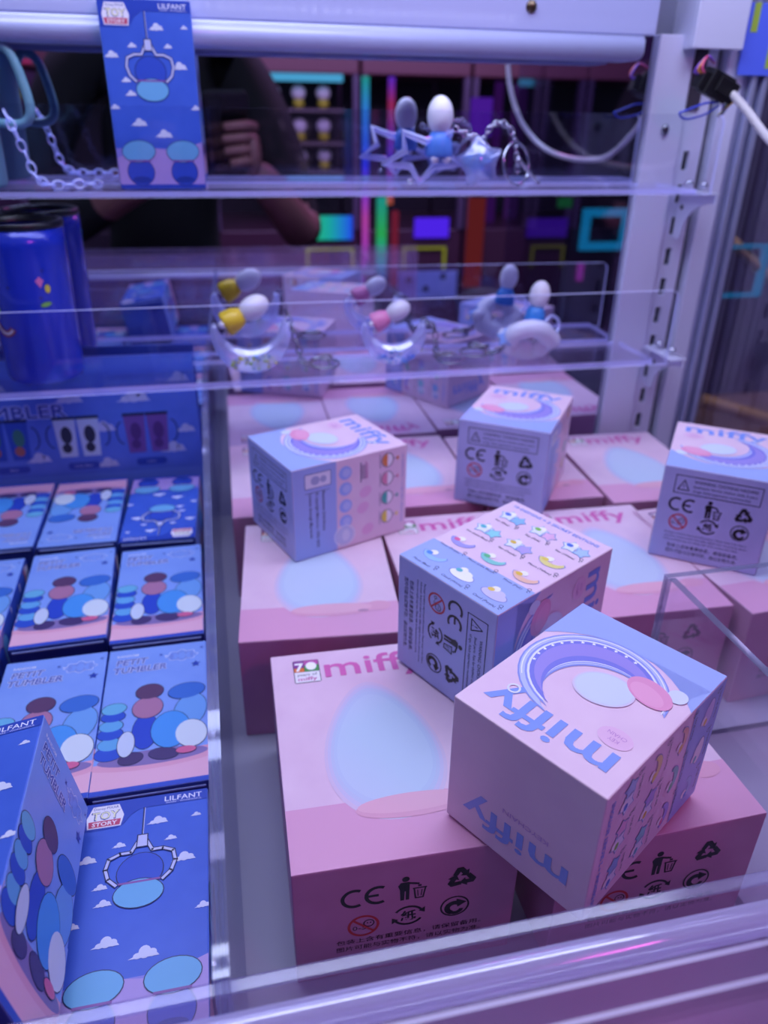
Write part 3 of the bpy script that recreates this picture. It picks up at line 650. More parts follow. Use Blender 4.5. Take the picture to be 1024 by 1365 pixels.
# carton standing on the upper shelf
M = Matrix.Translation((-.0275, .6195, .2964)) @ Matrix.Rotation(.02, 4, 'Z') @ Matrix.Rotation(.0, 4, 'Y') @ Matrix.Rotation(PI/2, 4, 'X') @ Matrix.Translation((0, BD/2, -BW/2 + .003)) @ Matrix.Diagonal((1.04, 1.0, .72, 1))
M = M @ Matrix.Translation((0, 0, 0))
blue_box(M, 'lil', 'blue carton with crane grab picture standing upright on the upper shelf', 'upright carton')
# display card and tray
dc = thing('display_card', 'blue display card with clouds and pictures of tumblers standing behind the cartons', 'display card', (-.0215, .6475, 0))
DW, DH = 330, 165
obj('card_panel', box((-DW/1000, 0, 0), (0, .0025, DH/1000), .0003), card('#5576DA', '#4D6ED2', 'display blue'), dc)
def art_card():
    a = Art(); W, H = DW, DH
    a.rect(.5, .5, W - .5, 62, '#5F82E2', 1)
    a.outlined('PETIT TUMBLER', W - 108, 116, 15.5, '#2F46A8', '#B9C4F2', 2, 1.1, width=140, align='R')
    for x, y, s in ((W - 52, 126, 4.2), (W - 12, 96, 2.6), (W - 104, 128, 3.6), (W - 80, 101, 3.2), (W - 24, 78, 3.4), (W - 14, 142, 3), (W - 136, 76, 3.2), (W - 81, 68, 3.0), (W - 190, 112, 3.6), (W - 160, 140, 3), (W - 230, 75, 3.2)): cloud(a, x, y, s * .8, '#B2BDEA', 1.6)
    for n_, (x, c, d) in enumerate(((W - 44, '#6E4A9C', '#4E2C74'), (W - 101, '#B8CBE8', '#2A2A44'), (W - 158, '#2A4CB8', '#3A7A70'), (W - 215, '#8A5AA8', '#4E2C74'))):
        for k in (0, 1):
            px = x + k * 19 - 19
            a.arc(px + (20 if k else -2), 98, 5, 1.2, -90 if k else 90, 90 if k else 270, '#1E2C74', 2, 10, ry=10)
            a.poly([(px + 1.6, 79), (px + 15.6, 79), (px + 17.6, 114), (px, 114)], c, 2.2); a.rect(px - .6, 113, px + 18, 115.6, '#1A2048', 2.6)
            a.ell(px + 9, 99, 4.6, 8, d, 2.8); a.ell(px + 8, 87, 4, 4.4, '#A4605A' if n_ == 2 else d, 3.0)
        a.poly([(px_ + x - 13, py_ + 67) for px_, py_ in rrect(26, 6.5, 3)], '#2745B0', 2.2); a.text(('Lotso', 'Lotso Bear', 'Alien', 'Bonnie')[n_], x, 69, 3.4, '#A9B8EE', 2.6, align='C')
    a.rect(.5, .5, W - .5, 6, '#2B3F96', 2); return a
link('card_print', art_card().mesh('card print', DW, DH), dc, frame_M((-DW/1000, 0, 0), (1, 0, 0), (0, 0, 1)))
bt = thing('carton_tray', 'shallow blue cardboard tray under the rows of blue cartons', 'tray', (0, 0, 0))
obj('base', box((-.40, .145, 0.0002), (-.0215, .6465, .0035)), BNAVY, bt); obj('right_lip', box((-.0215, .145, .0002), (-.0203, .6465, .012)), BNAVY, bt)

# ------------------------------------------------------------------ clear divider between the two lots
dv = bmesh.new(); B(dv, (-.0165, .132, 0), (-.0118, .655, .135)); 
for f in dv.faces: f.material_index = 0 if abs(f.normal.x) > .9 else 1
tag(obj('acrylic_divider', dv, [ACR, ACRH]), 'upright clear acrylic divider between the blue and the pink cartons', 'divider')

# ------------------------------------------------------------------ clear chute walls, front right
ch = thing('chute_wall', 'clear acrylic chute wall with rounded top corner and grey sawn edges at the right', 'chute wall', (.2286, .31, 0))
bm = bmesh.new(); prism(bm, [(.0, 0), (-.29, 0), (-.29, .125)] + [(-.004 + .004 * math.sin(math.radians(a)) , .121 + .004 * math.cos(math.radians(a))) for a in (0, 30, 60, 90)], ((0, 0, 0), (0, 1, 0), (0, 0, 1)), .0042)
bmesh.ops.recalc_face_normals(bm, faces=bm.faces[:]); bm.normal_update()
for f in bm.faces: f.material_index = 0 if abs(f.normal.x) > .9 else 1
obj('left_panel', bm, [ACR, ACRG], ch)
bm = box((.0, -.0022, 0), (.235, .0018, .125))
for f in bm.faces: f.material_index = 0 if abs(f.normal.y) > .9 else 1
obj('rear_panel', bm, [ACR, ACRG], ch)

# ------------------------------------------------------------------ front barrier and rails
fb = thing('front_barrier', 'clear acrylic barrier along the front of the prize deck, first behind the rail', 'barrier', (0, 0, 0))
bm = box((-.40, .1400, .001), (.2275, .1455, .1125), .0010)
for f in bm.faces: f.material_index = 0 if abs(f.normal.y) > .9 else 1
obj('panel', bm, [ACRF, acrylic('barrier rim', (.75, .74, .95, 1), .10, 3, .20, '#A6A4C8', .4, gr=.12)], fb)
fr = thing('front_rail', 'smooth lavender plastic rail in front of the clear barrier', 'rail', (0, 0, 0))
bm = bmesh.new(); tube(bm, [(-.40, .1215, .1265), (-.1, .1215, .1265), (.1, .1215, .1265), (.2275, .1215, .1265)], .0048, 20); obj('rail', bm, acrylic('lavender rail', (.85, .83, .92, 1), .18, 2.0, .34, '#C6C4DE', gr=.12), fr, True)
obj('rail_web', box((-.40, .1175, .0), (.2275, .1195, .1225)), ACRF, fr)
for i, (y, z) in enumerate(((.1005, .152), (.0885, .1600))):
    t = bmesh.new(); B(t, (-.40, y, 0), (.30, y + .0014, z))
    for f in t.faces: f.material_index = 0 if abs(f.normal.y) > .9 else 1
    tag(obj('front_sheet', t, [ACRF, ACRB]), ('clear acrylic sheet nearest the viewer at the very bottom', 'clear acrylic sheet just in front of the lavender rail')[1 - i], 'sheet', 'front acrylic sheets')

# ------------------------------------------------------------------ LED strips
def led_strip(loc, L, n, label, d, tilt):
    t = thing('led_strip', label, 'led strip', loc, 'cabinet led strips'); t.rotation_euler.x = tilt
    obj('channel', box((-L/2, -.006, 0), (L/2, .006, .004)), WHITE, t)
    me = mesh_of('diode', box((-.002, -.002, -.001), (.002, .002, 0)), emit('#D8DAFF', d * .5))
    for i in range(n): link('diode', me, t, Matrix.Translation((-L/2 + L * (i + .5) / n, 0, 0)))
led_strip((.05, .50, .70), .80, 40, 'rear led strip under the top of the cabinet', 36, 0)
led_strip((.05, .03, .466), .84, 54, 'front led strip above the front opening', 26, 1.3)

# ------------------------------------------------------------------ tumblers
def tumbler(loc, body_h, label, full):
    t = thing('tumbler', label, 'tumbler', loc, 'drinking tumblers on the shelves')
    bm = bmesh.new(); lathe(bm, [(0, 0), (.0245, 0), (.0275, .002), (.0285, .006), (.0302, .100), (.0304, .112), (.0290, .112), (.0275, .104), (.0255, .01), (0, .008)], 40)
    obj('cup', bm, mat(body_h, .22, .1, coat=.5, key='cup' + body_h), t, True)
    bm = bmesh.new(); lathe(bm, [(.0285, .1125), (.0306, .1120), (.0311, .1140), (.0306, .1165), (.0290, .1170), (.0272, .1160), (.0268, .1120)], 40); obj('rim', bm, mat('#101018', .3, key='rim black'), t, True)
    return t
def decal_on_cup(t, fn):
    a = fn(); me = a.mesh('cup print'); 
    for v_ in me.vertices:
        ang, z = v_.co.x / .031 - PI / 2, v_.co.y; r = .0285 + (z - .006) * .0017 / .094 + .00025 + v_.co.z * .6
        v_.co = (r * math.cos(ang), r * math.sin(ang), z)
    for p in me.polygons: p.use_smooth = True
    link('cup_print', me, t)
def cup_art():
    a = Art()
    star(a, -22, 86, 3.2, '#E8D24A', 1, 5, .45, 80); star(a, -10, 74, 1.6, '#18206A', 1, 4, .4); star(a, 12, 66, 1.6, '#18206A', 1, 4, .4)
    for x, y, r in ((-29, 76, 4.6), (-28, 66, 4.4), (-27, 57, 4.6)): a.oell(x, y, r * 1.2, r * .8, '#63A84A', 1.2, 5, '#1E3A2A', .4); a.oell(x - 1, y - 4.5, r, r * .7, '#3A6AC8', 1.1, 0, '#182050', .3)
    a.arc(-20, 48, 8, 5, 180, 330, '#8C2F3C', 1.6, 14); a.arc(-20, 48, 8, 2, 190, 325, '#D8D0E0', 2, 14)
    a.poly([(10, 78), (13, 81), (16, 78), (13, 73)], '#D873B0', 1); a.oell(18, 72, 2, 3, '#D8C84A', 1.2); a.oell(15, 61, 4, 1.6, '#7FB85A', 1.2, 8); star(a, 16, 85, 1.4, '#18206A', 1, 4, .4)
    return a
tm = tumbler((-.1335, .6290, .1577), '#1B36C4', 'royal blue tumbler with black rim on the lower shelf', True)
decal_on_cup(tm, cup_art)
# teal tumbler with loop handle at the left edge of the upper shelf
tt = thing('teal_tumbler', 'pale teal tumbler with loop handle at the left end of the upper shelf', 'tumbler', (-.1570, .6270, .2962), 'drinking tumblers on the shelves')
bm = bmesh.new(); lathe(bm, [(0, 0), (.0210, 0), (.0225, .003), (.0250, .085), (.0245, .088), (.0225, .087), (.020, .006), (0, .005)], 32); obj('cup', bm, mat('#6F9FB4', .35, key='teal cup'), tt, True)
H_ = spline([(.023, 0, .070), (.030, -.004, .086), (.040, -.006, .082), (.045, -.006, .066), (.047, -.006, .048), (.040, -.004, .040), (.023, 0, .040)], 6)
bm = bmesh.new(); tube(bm, H_, .0032, 10); obj('handle', bm, mat('#6F9FB4', .35, key='teal cup'), tt, True)
bm = bmesh.new(); lathe(bm, [(.0235, .087), (.0255, .087), (.0258, .092), (0, .094)], 32); obj('lid', bm, mat('#5E8EA6', .35), tt, True)
# clear bead chain beside it
cb = thing('bead_chain', 'clear plastic chain draped beside the teal tumbler handle', 'chain', (-.118, .612, .2962))
path = spline([(-.006, 0, .045), (-.002, -.002, .034), (.002, 0, .020), (.006, -.002, .008), (.014, -.004, .003), (.026, -.002, .003), (.040, .002, .003), (.050, -.002, .003)], 4)
for i, p in enumerate(path[::2]):
    q = path[min(len(path) - 1, 2 * i + 1)]; d = (q - p).normalized(); s = d.cross(Vector((0, 1, 0) if i % 2 else (.3, .2, 1))).normalized()
    L_ = [p + d * (.0042 * math.cos(a)) + s * (.0026 * math.sin(a)) for a in [2 * PI * k / 12 for k in range(12)]]
    bm = bmesh.new(); tube(bm, L_, .0008, 6, True); obj('chain_link', bm, CRY, cb, True)

# ------------------------------------------------------------------ keychains
FIGW = mat('#E6E4F2', .35, key='figure white')
def peg(parent, c, s, bodyc, M=None):
    """plain two-piece peg figure"""
    R_ = M or Matrix.Identity(3)
    c = Vector(c)
    bm = bmesh.new(); sph(bm, c + R_ @ Vector((0, 0, .0245 * s)), (.0086 * s, .0080 * s, .0118 * s), 20, 14, 0, R_); obj('figure_head', bm, FIGW, parent, True)
    bm = bmesh.new(); lathe(bm, [(0, 0), (.0085 * s, 0), (.0094 * s, .002 * s), (.0082 * s, .010 * s), (.0055 * s, .0150 * s), (0, .0165 * s)], 18)
    for v_ in bm.verts: v_.co = c + R_ @ v_.co
    obj('figure_body', bm, mat(bodyc, .35), parent, True)
    bm = bmesh.new()
    for sx in (-1, 1): sph(bm, c + R_ @ Vector((sx * .004 * s, -.005 * s, -.001 * s)), .0028 * s, 10, 8)
    obj('figure_feet', bm, FIGW, parent, True)
def glitter(parent, c, r, cols, n, name='glitter'):
    bms = [bmesh.new() for _ in cols]
    for i in range(n):
        a, b, q = random.uniform(0, 2 * PI), random.uniform(-1, 1), random.random() ** .4
        p = Vector((c[0] + r[0] * q * math.cos(a), c[1] + r[1] * q * b * .8, c[2] + r[2] * q * math.sin(a)))
        t = bmesh.new(); bmesh.ops.create_icosphere(t, subdivisions=1, radius=random.uniform(.0010, .0020)); merge(bms[i % len(cols)], t, Matrix.Translation(p) @ Matrix.Rotation(random.uniform(0, 3), 4, 'Y'))
    for b, c_ in zip(bms, cols): o_ = obj(name, b, mat(c_, .1, .6, key='gl' + c_), parent); o_['kind'] = 'stuff'
def ring(parent, c, R_, r, tilt, m=STEEL, name='split_ring', n=24):
    bm = bmesh.new(); tube(bm, [(R_ * math.cos(2 * PI * k / n), R_ * math.sin(2 * PI * k / n), 0) for k in range(n)], r, 6, True)
    Mx = Matrix.Translation(c) @ Matrix.Rotation(tilt[0], 4, 'X') @ Matrix.Rotation(tilt[1], 4, 'Y')
    obj(name, bm, m, parent, True, Mx)
def chain(parent, P_, m=STEEL, s=1.0):
    pts = spline(P_, 3)
    for i in range(len(pts) - 1):
        p, q = pts[i], pts[i + 1]; d = (q - p).normalized(); sd = d.cross(Vector((0, 0, 1) if i % 2 else (0, 1, .3))).normalized()
        bm = bmesh.new(); tube(bm, [p + d * (.0036 * s * math.cos(a)) + sd * (.0022 * s * math.sin(a)) for a in [2 * PI * k / 10 for k in range(10)]], .0007 * s, 5, True); obj('chain_link', bm, m, parent, True)
def clasp(parent, c, yaw, m=STEEL):
    bm = bmesh.new(); tube(bm, [(0, 0, 0), (.006, .001, .001), (.012, .0, .001)], lambda t: .0022 - .0006 * t, 8)
    tube(bm, [(.012 + .006 * math.cos(a), .006 * math.sin(a), .001) for a in [2 * PI * k / 14 for k in range(14)]], .0011, 6, True)
    obj('lobster_clasp', bm, m, parent, True, Matrix.Translation(c) @ Matrix.Rotation(yaw, 4, 'Z'))
def moon_charm(loc, label, bodyc, gl, s=1.0, yaw=0):
    t = thing('crescent_keychain', label, 'keychain', loc, 'crescent keychains on the lower shelf'); t.rotation_euler.z = yaw
    R_, r = .031 * s, .0255 * s; cz = .0325 * s; P_ = []
    for k in range(33): a = math.radians(168 + (372 - 168) * k / 32); P_.append((R_ * math.cos(a), cz + R_ * math.sin(a)))
    for k in range(1, 32): a = math.radians(366 - (366 - 174) * k / 32); P_.append((r * math.cos(a) * 1.02, cz + .0105 * s + r * .93 * math.sin(a)))
    bm = bmesh.new(); prism(bm, P_, ((0, .007, 0), (1, 0, 0), (0, 0, 1)), .014); bmesh.ops.recalc_face_normals(bm, faces=bm.faces[:]); bm.normal_update()
    bmesh.ops.bevel(bm, geom=[e for e in bm.edges if len(e.link_faces) == 2 and e.link_faces[0].normal.angle(e.link_faces[1].normal) > 1.2], offset=.0022, segments=2, affect='EDGES')
    obj('crescent_shell', bm, CRY, t, True)
    glitter(t, (.001, -.0060, .0100 * s), (.018 * s, .0022, .0062 * s), gl, 70)
    Rm = Matrix.Rotation(math.radians(62), 3, 'Y') @ Matrix.Rotation(.3, 3, 'Z')
    peg(t, (-.020 * s, -.001, .040 * s), 1.08 * s, bodyc, Rm)
    bm = bmesh.new(); tube(bm, [(.0305 * s + .0025 * math.cos(a), 0, .041 * s + .0025 * math.sin(a)) for a in [2 * PI * k / 12 for k in range(12)]], .0009, 6, True); obj('hanging_loop', bm, CRY, t, True)
    return t
z2 = .1579
m1 = moon_charm((.0265, .6080, z2), 'clear crescent keychain with yellow glitter and yellow bodied figure', '#E8C61C', ['#E8E85A', '#C8E86A', '#F2F2F8', '#A8C8F2'], 1.0, .08)
chain(m1, [(.031, 0, .041), (.037, -.002, .022), (.040, -.003, .008), (.046, -.003, .004)]); ring(m1, (.060, .004, .0022), .0125, .0010, (.05, 0)); ring(m1, (.056, .0, .004), .008, .0009, (.25, .1)); clasp(m1, (.050, .006, .005), .25)
m2 = moon_charm((.1440, .6120, z2), 'clear crescent keychain with blue glitter and pink bodied figure', '#E487B8', ['#7FB8FA', '#9CD0FF', '#F2F2FF', '#6A8CF0'], .86, -.1)
chain(m2, [(.026, 0, .036), (.034, -.001, .030), (.036, -.003, .012), (.040, -.003, .004)]); ring(m2, (.050, .004, .0022), .0115, .0010, (.05, 0)); clasp(m2, (.036, .004, .005), .2)
# cloud keychain
ck = thing('cloud_keychain', 'white cloud ring keychain with a blue bodied figure seated on top', 'keychain', (.2670, .6180, z2)); ck.rotation_euler.z = -.2
bm = bmesh.new()
N = 26
tube(bm, [((.0165 + .0012 * math.cos(5 * a)) * math.cos(a), -.002 - .008 * math.sin(a) * 1.0, .0145 + .0120 * math.sin(a)) for a in [2 * PI * k / N for k in range(N)]], .0078, 12, True); obj('cloud_ring', bm, mat('#E2E2F4', .3, key='cloud white'), ck, True)
bm = bmesh.new()
for x, z, r in ((-.016, .008, .009), (-.004, .006, .0085), (.010, .007, .009), (.020, .013, .0078), (-.021, .016, .0075)): sph(bm, (x, -.001, z + .001), (r, r * .8, r), 14, 10)
obj('cloud_base', bm, mat('#E2E2F4', .3, key='cloud white'), ck, True)
peg(ck, (.003, .002, .0275), 1.02, '#3F8FE2', Matrix.Rotation(.12, 3, 'Y'))
sb = bmesh.new(); t_ = []; prism(sb, [(.0085 * (1 if i % 2 == 0 else .5) * math.cos(PI / 2 + PI * i / 5), .0085 * (1 if i % 2 == 0 else .5) * math.sin(PI / 2 + PI * i / 5)) for i in range(10)], ((-.022, -.008, .018), (1, 0, 0), (0, .3, 1)), -.003); obj('star_bead', sb, mat('#8FB4F4', .15), ck)
ring(ck, (.020, .002, .027), .0075, .0014, (1.2, .5), CRY)
chain(ck, [(-.020, -.004, .010), (-.030, -.004, .004), (-.038, -.002, .003)]); ring(ck, (-.047, .002, .002), .012, .0010, (.05, 0)); clasp(ck, (-.034, .004, .006), 2.9)
# star keychain on the upper shelf
z1 = .2962
sk = thing('star_keychain', 'clear star outline keychain with figure in blue on its upper edge', 'keychain', (.160, .606, z1))
def star_out(R_, k=.5, rot=90): return [(R_ * (1 if i % 2 == 0 else k) * math.cos(math.radians(rot + 36 * i)), R_ * (1 if i % 2 == 0 else k) * math.sin(math.radians(rot + 36 * i))) for i in range(10)]
pts = [(x + .003, -.010 * (z / .031), z * .62 + .021) for x, z in star_out(.031, .5, 54)]
mz = min(p[2] for p in pts)
bm = bmesh.new(); tube(bm, [(x, y, z - mz + .0032) for x, y, z in pts], .0028, 8, True); obj('star_outline', bm, CRY, sk)
ring(sk, (-.008, -.004, .0045), .0015, .0006, (1.2, 0), CHROME)
peg(sk, (.0135, -.003, .0215), 1.12, '#5C93EC')
s2 = thing('blue_star_keychain', 'clear star keychain filled with blue glitter beside rings on upper shelf', 'keychain', (.2060, .604, z1))
zc = .0180
bm = bmesh.new(); prism(bm, [(x, z + zc) for x, z in star_out(.0195, .6, 100)], ((0, .005, 0), (1, 0, 0), (0, 0, 1)), .010); bmesh.ops.recalc_face_normals(bm, faces=bm.faces[:]); bm.normal_update(); bmesh.ops.bevel(bm, geom=bm.edges[:], offset=.0016, segments=2, affect='EDGES'); obj('star_shell', bm, CRY, s2, True)
bm = bmesh.new(); prism(bm, [(x, z + zc) for x, z in star_out(.0145, .62, 100)], ((0, .003, 0), (1, 0, 0), (0, 0, 1)), .006); bmesh.ops.recalc_face_normals(bm, faces=bm.faces[:]); bm.normal_update(); obj('blue_core', bm, mat('#2A8CD0', .2), s2)
glitter(s2, (0, -.002, zc), (.009, .003, .009), ['#1E5A98', '#5AC0F0', '#3A6AE0', '#C89AB0'], 40)
chain(s2, [(.002, 0, .033), (.008, -.002, .043), (.018, 0, .044), (.026, 0, .036), (.030, 0, .022), (.032, 0, .010)], CHROME, .9); chain(s2, [(-.018, .004, .040), (-.008, .002, .036), (.002, 0, .034)], CHROME, .9); ring(s2, (.030, .000, .017), .0150, .0010, (1.35, .5), CHROME)
bm = bmesh.new(); tube(bm, spline([(.030, 0, .022), (.040, 0, .012), (.050, 0, .003)], 4), .0013, 6); obj('clasp_stem', bm, CHROME, s2, True)

# ------------------------------------------------------------------ wire connector and cable at the top right
cn = thing('wire_connector', 'black plastic wire connector with coloured wires by the upper right post', 'connector', (.3935, .604, .3690)); cn.rotation_euler = (.2, .35, .1)
obj('housing', box((-.011, -.007, -.009), (.011, .007, .009), .0008), DARK, cn); obj('latch', box((-.004, -.009, -.004), (.014, -.006, .007), .0006), DARK, cn)
obj('plug', box((.007, -.0055, -.007), (.018, .0055, .007), .0006), DARK, cn); obj('rear_plug', box((-.017, -.005, -.008), (-.009, .005, .005), .0006), DARK, cn)
for i, c in enumerate(('#D9C23A', '#C8CADC', '#3A3FA8', '#4A9A6A', '#7A4AC8')):
    bm = bmesh.new(); tube(bm, spline([(.016, -.004 + .002 * i, .004 - .002 * i), (.021, -.003 + .002 * i, -.002 - .002 * i), (.020, 0, -.009 - .001 * i), (.017, 0, -.017)], 5), .0009, 6); obj('wire', bm, mat(c, .35), cn, True)
for i, c in enumerate(('#C8407A', '#D88A3A', '#8A5AD8')):
    bm = bmesh.new(); tube(bm, spline([(-.014, -.003 + .003 * i, .002), (-.021, -.003 + .003 * i, .005 - .002 * i), (-.018, .002, .013), (-.008, .004, .012)], 5), .0009, 6); obj('wire', bm, mat(c, .35), cn, True)
bm = bmesh.new(); tube(bm, spline([(.008, -.004, -.009), (-.004, -.006, -.014), (-.016, -.006, -.024), (-.020, -.006, -.028), (-.012, -.006, -.029), (.002, -.005, -.020), (.010, -.004, -.010)], 6), .0008, 6); obj('blue_wire_loop', bm, mat('#2A3FC8', .3), cn, True)
cbl = [(.4050, .601, .365), (.4085, .580, .352), (.4120, .545, .330), (.415, .49, .308), (.410, .43, .302), (.402, .37, .306), (.387, .34, .320), (.368, .33, .345), (.352, .33, .385), (.345, .335, .44), (.34, .35, .52), (.34, .36, .60)]
bm = bmesh.new(); tube(bm, spline(cbl, 8), .0030, 12); tag(obj('grey_cable', bm, mat('#C9C2C8', .25, coat=.6, key='cable grey'), None, True), 'thick grey cable running down and out of view from the black connector', 'cable')

# ------------------------------------------------------------------ hall behind the viewer, seen in the mirror
struct(obj('wall_hall', box((-3.4, -2.4, -1.0), (3.4, -2.35, 1.6)), mat('#6A3E6E', .6)))
def neon(name, parent, lo, hi, h, s=1.0, m=None): return obj(name, box(lo, hi, .001), m or emit(h, s), parent)
HY = -1.29
mach_body = mat('#4A2C40', .35, key='machine body'); mach_dark = mat('#221828', .4, key='machine dark')
def machine(x0, x1, label, bodym=mach_body):
    t = thing('arcade_machine', label, 'arcade machine', (0, HY, 0), 'prize machines across the aisle')
    obj('cabinet', box((x0, -.55, -.985), (x1, -.012, .0), .004), bodym, t)
    obj('header', box((x0, -.55, .445), (x1, 0.0, .50), .004), mat('#6A3A48', .4), t)
    obj('back_panel', box((x0, -.55, 0), (x1, -.50, .445)), mach_dark, t)
    for xa in (x0, x1 - .018): obj('post', box((xa, -.03, 0), (xa + .018, 0, .445), .002), mat('#5A4A66', .3), t)
    return t
a1 = machine(-.62, -.06, 'dark prize machine at the left of the mirror with lettered panel', mach_dark)
a2 = machine(-.05, .41, 'prize machine seen in the mirror with plush prizes on tiers and teal tubes')
a3 = machine(.42, .76, 'prize machine seen in the mirror with rainbow light columns and violet screen')
a4 = machine(.77, 1.14, 'prize machine seen in the mirror with a purple screen, beside the cyan frame')
a5 = machine(1.15, 1.60, 'prize machine seen in the mirror with a glowing cyan frame', mach_dark)
neon('led_tube', a2, (-.05, .0, .503), (.41, .006, .512), '#2FA83A', .9); neon('led_tube', a3, (.42, .0, .503), (.60, .006, .512), '#2FA83A', .8)
for xa, xb in ((-.045, .066), (.14, .365)): neon('lamp_tube', a2, (xa, -.06, .425), (xb, -.03, .447), '#4FA8C8', 1.3)
R1 = emit_ramp('screen green to blue', [(0, '#2FD070'), (.5, '#20B8A8'), (1, '#2A50F0')], 0, 1.1)
neon('screen', a2, (.241, 0, -.028), (.388, .006, .046), '', 0, R1)
for t_, xa, xb, c in ((a2, .233, .393, '#A8B02A'), (a3, .557, .707, '#9A9A2A'), (a4, 1.01, 1.131, '#7A7A2A')):
    for lo, hi in (((xa, 0, -.062), (xb, .004, -.054)), ((xa, 0, -.128), (xa + .010, .004, -.054)), ((xb - .010, 0, -.128), (xb, .004, -.054))): neon('coin_panel_frame', t_, lo, hi, c, .8)
RB = emit_ramp('column violet', [(0, '#9A3AC8'), (.35, '#C84AA8'), (.6, '#3A3AF0'), (.85, '#3A8AE0'), (1, '#2AA890')], 2, 1.0)
RG = emit_ramp('column green', [(0, '#2A5AF0'), (.3, '#2AC8B8'), (.6, '#3AD060'), (1, '#2AB8A0')], 2, .8)
RO = emit_ramp('column orange', [(0, '#E06A3A'), (.4, '#7A4AE8'), (.8, '#C83A6A'), (1, '#7A3AE8')], 2, .7)
neon('light_column', a3, (.418, .004, -.18), (.440, .012, .44), '', 0, RB); neon('light_column', a3, (.468, .0, -.18), (.500, .008, .103), '', 0, RG)
neon('light_column', a3, (.500, .0, .08), (.520, .008, .44), '', 0, RO); neon('light_column', a3, (.518, .0, -.18), (.540, .008, .06), '#C83A5A', .35)
neon('screen', a3, (.595, 0, -.025), (.712, .006, .038), '#5A2AF0', 1.1)
pl = obj('steel_plate', box((.542, 0, -.224), (.750, .006, -.132), .002), mat('#7F96D8', .4), a3)
for x_, z_ in ((.58, -.16), (.70, -.15), (.64, -.19)): s_ = bmesh.new(); sph(s_, (x_, .008, z_), (.010, .005, .010), 10, 8); obj('bolt', s_, DARK, pl, True)
neon('light_column', a4, (.775, .0, -.19), (.835, .006, .10), '#A83A3A', .35); neon('light_column', a4, (.763, .0, .28), (.834, .006, .39), '#6A2AC0', .6)
neon('light_column', a4, (.90, -.2, .0), (.93, -.19, .44), '#4A1A6A', .5); neon('light_column', a4, (1.0, -.3, .0), (1.05, -.29, .44), '#5A2A7A', .4)
neon('screen', a4, (.986, 0, -.027), (1.131, .006, .034), '#5A22C0', .7); neon('indicator', a4, (1.087, 0, .068), (1.138, .004, .099), '#2A9A4A', .6)
bm = bmesh.new(); fr_o = rrect(.176, .136, .016); fr_i = rrect(.118, .084, .008)
cy = emit('#19B4D8', 1.0)
for lo, hi in (((1.18, .004, -.071), (1.356, .014, -.045)), ((1.18, .004, .039), (1.356, .014, .065)), ((1.18, .004, -.071), (1.210, .014, .065)), ((1.326, .004, -.071), (1.356, .014, .065))): neon('neon_frame', a5, lo, hi, '', 0, cy)
neon('neon_tube', a5, (1.186, .004, -.175), (1.208, .012, -.114), '#D83AC0', .9)
neon('neon_tube', a1, (-.612, .004, .39), (-.589, .012, .48), '#F02AB0', 1.2); neon('neon_tube', a1, (-.545, .004, .453), (-.52, .012, .460), '#C83A78', .8)
# mirrored lettering on the left machine (read the right way round in the hall)
def wall_text(t, parent, x, z, size, c, s, width):
    a = Art(); a.text(t, 0, 0, size, c, 1, width=width, off=.02); me = a.mesh('lettering'); me.materials.clear(); me.materials.append(emit(c, s))
    link('lettering', me, parent, frame_M((x, .006, z), (-1, 0, 0), (0, 0, 1)))
wall_text('ISENT', a1, -.452, .366, 34, '#8A8A1E', .5, 150); wall_text('뽑기의여신', a1, -.434, .300, 26, '#4A6AA8', .35, 130)
# tiers of plush prizes
for i, z in enumerate((.355, .262, .178)):
    obj('prize_shelf', box((.11, -.22, z - .012), (.37, -.04, z - .004)), mat('#6A5A5E', .4), a2)
    for k in range(3):
        x_ = .155 + .078 * k
        p = thing('plush_prize', 'white plush prize in mirror, ' + ('left', 'middle', 'right')[k] + ' of the ' + ('top', 'middle', 'bottom')[i] + ' tier', 'plush toy', (x_, HY - .10, z - .004), 'white plush prizes on tiers')
        bm = bmesh.new(); sph(bm, (0, 0, .045), (.023, .02, .022), 14, 10); obj('head', bm, mat('#C9C4C8', .8, key='plush'), p, True)
        bm = bmesh.new(); sph(bm, (0, 0, .015), (.018, .016, .0155), 12, 8); obj('body', bm, mat('#A8A02E', .7), p, True)
# neighbour machine seen through the right window
nb = thing('neighbour_cabinet', 'brown cabinet with tan slanted boards beyond the right window', 'cabinet', (0, 0, 0))
obj('back_panel', box((.60, 1.45, -.95), (2.0, 1.48, .8)), mat('#3A3240', .5), nb)
obj('board', box((.72, 1.05, -.22), (1.5, 1.44, -.205), .002), mat('#8A6A45', .5), nb)
bm = bmesh.new(); tube(bm, [(.74, 1.2, .250), (1.10, 1.2, .0)], .010, 4); obj('slanted_board', bm, mat('#B09458', .5), nb)
bm = bmesh.new(); tube(bm, [(.86, 1.18, -.115), (1.2, 1.18, -.22)], .013, 4); obj('slanted_board', bm, mat('#C09A4A', .5), nb)
obj('post', box((.70, 1.02, -.95), (.74, 1.06, .8), .003), mat('#A8A8C8', .4), nb)
for lo, hi in (((.80, 1.19, .150), (.94, 1.20, .156)), ((.80, 1.19, .068), (.93, 1.20, .074)), ((.93, 1.19, .068), (.942, 1.20, .156))): obj('neon_outline', box(lo, hi, .001), emit('#159AC8', .7), nb)
obj('neon_tube', box((.716, 1.0, -.02), (.726, 1.01, .05), .001), emit('#B030B0', .6), nb)
area('neighbour_fill', (1.0, .95, .75), (1.0, 1.4, 0), .6, .2, 5.0, (.85, .75, 1.0))  # unseen fill light added so the boards beyond the window show up
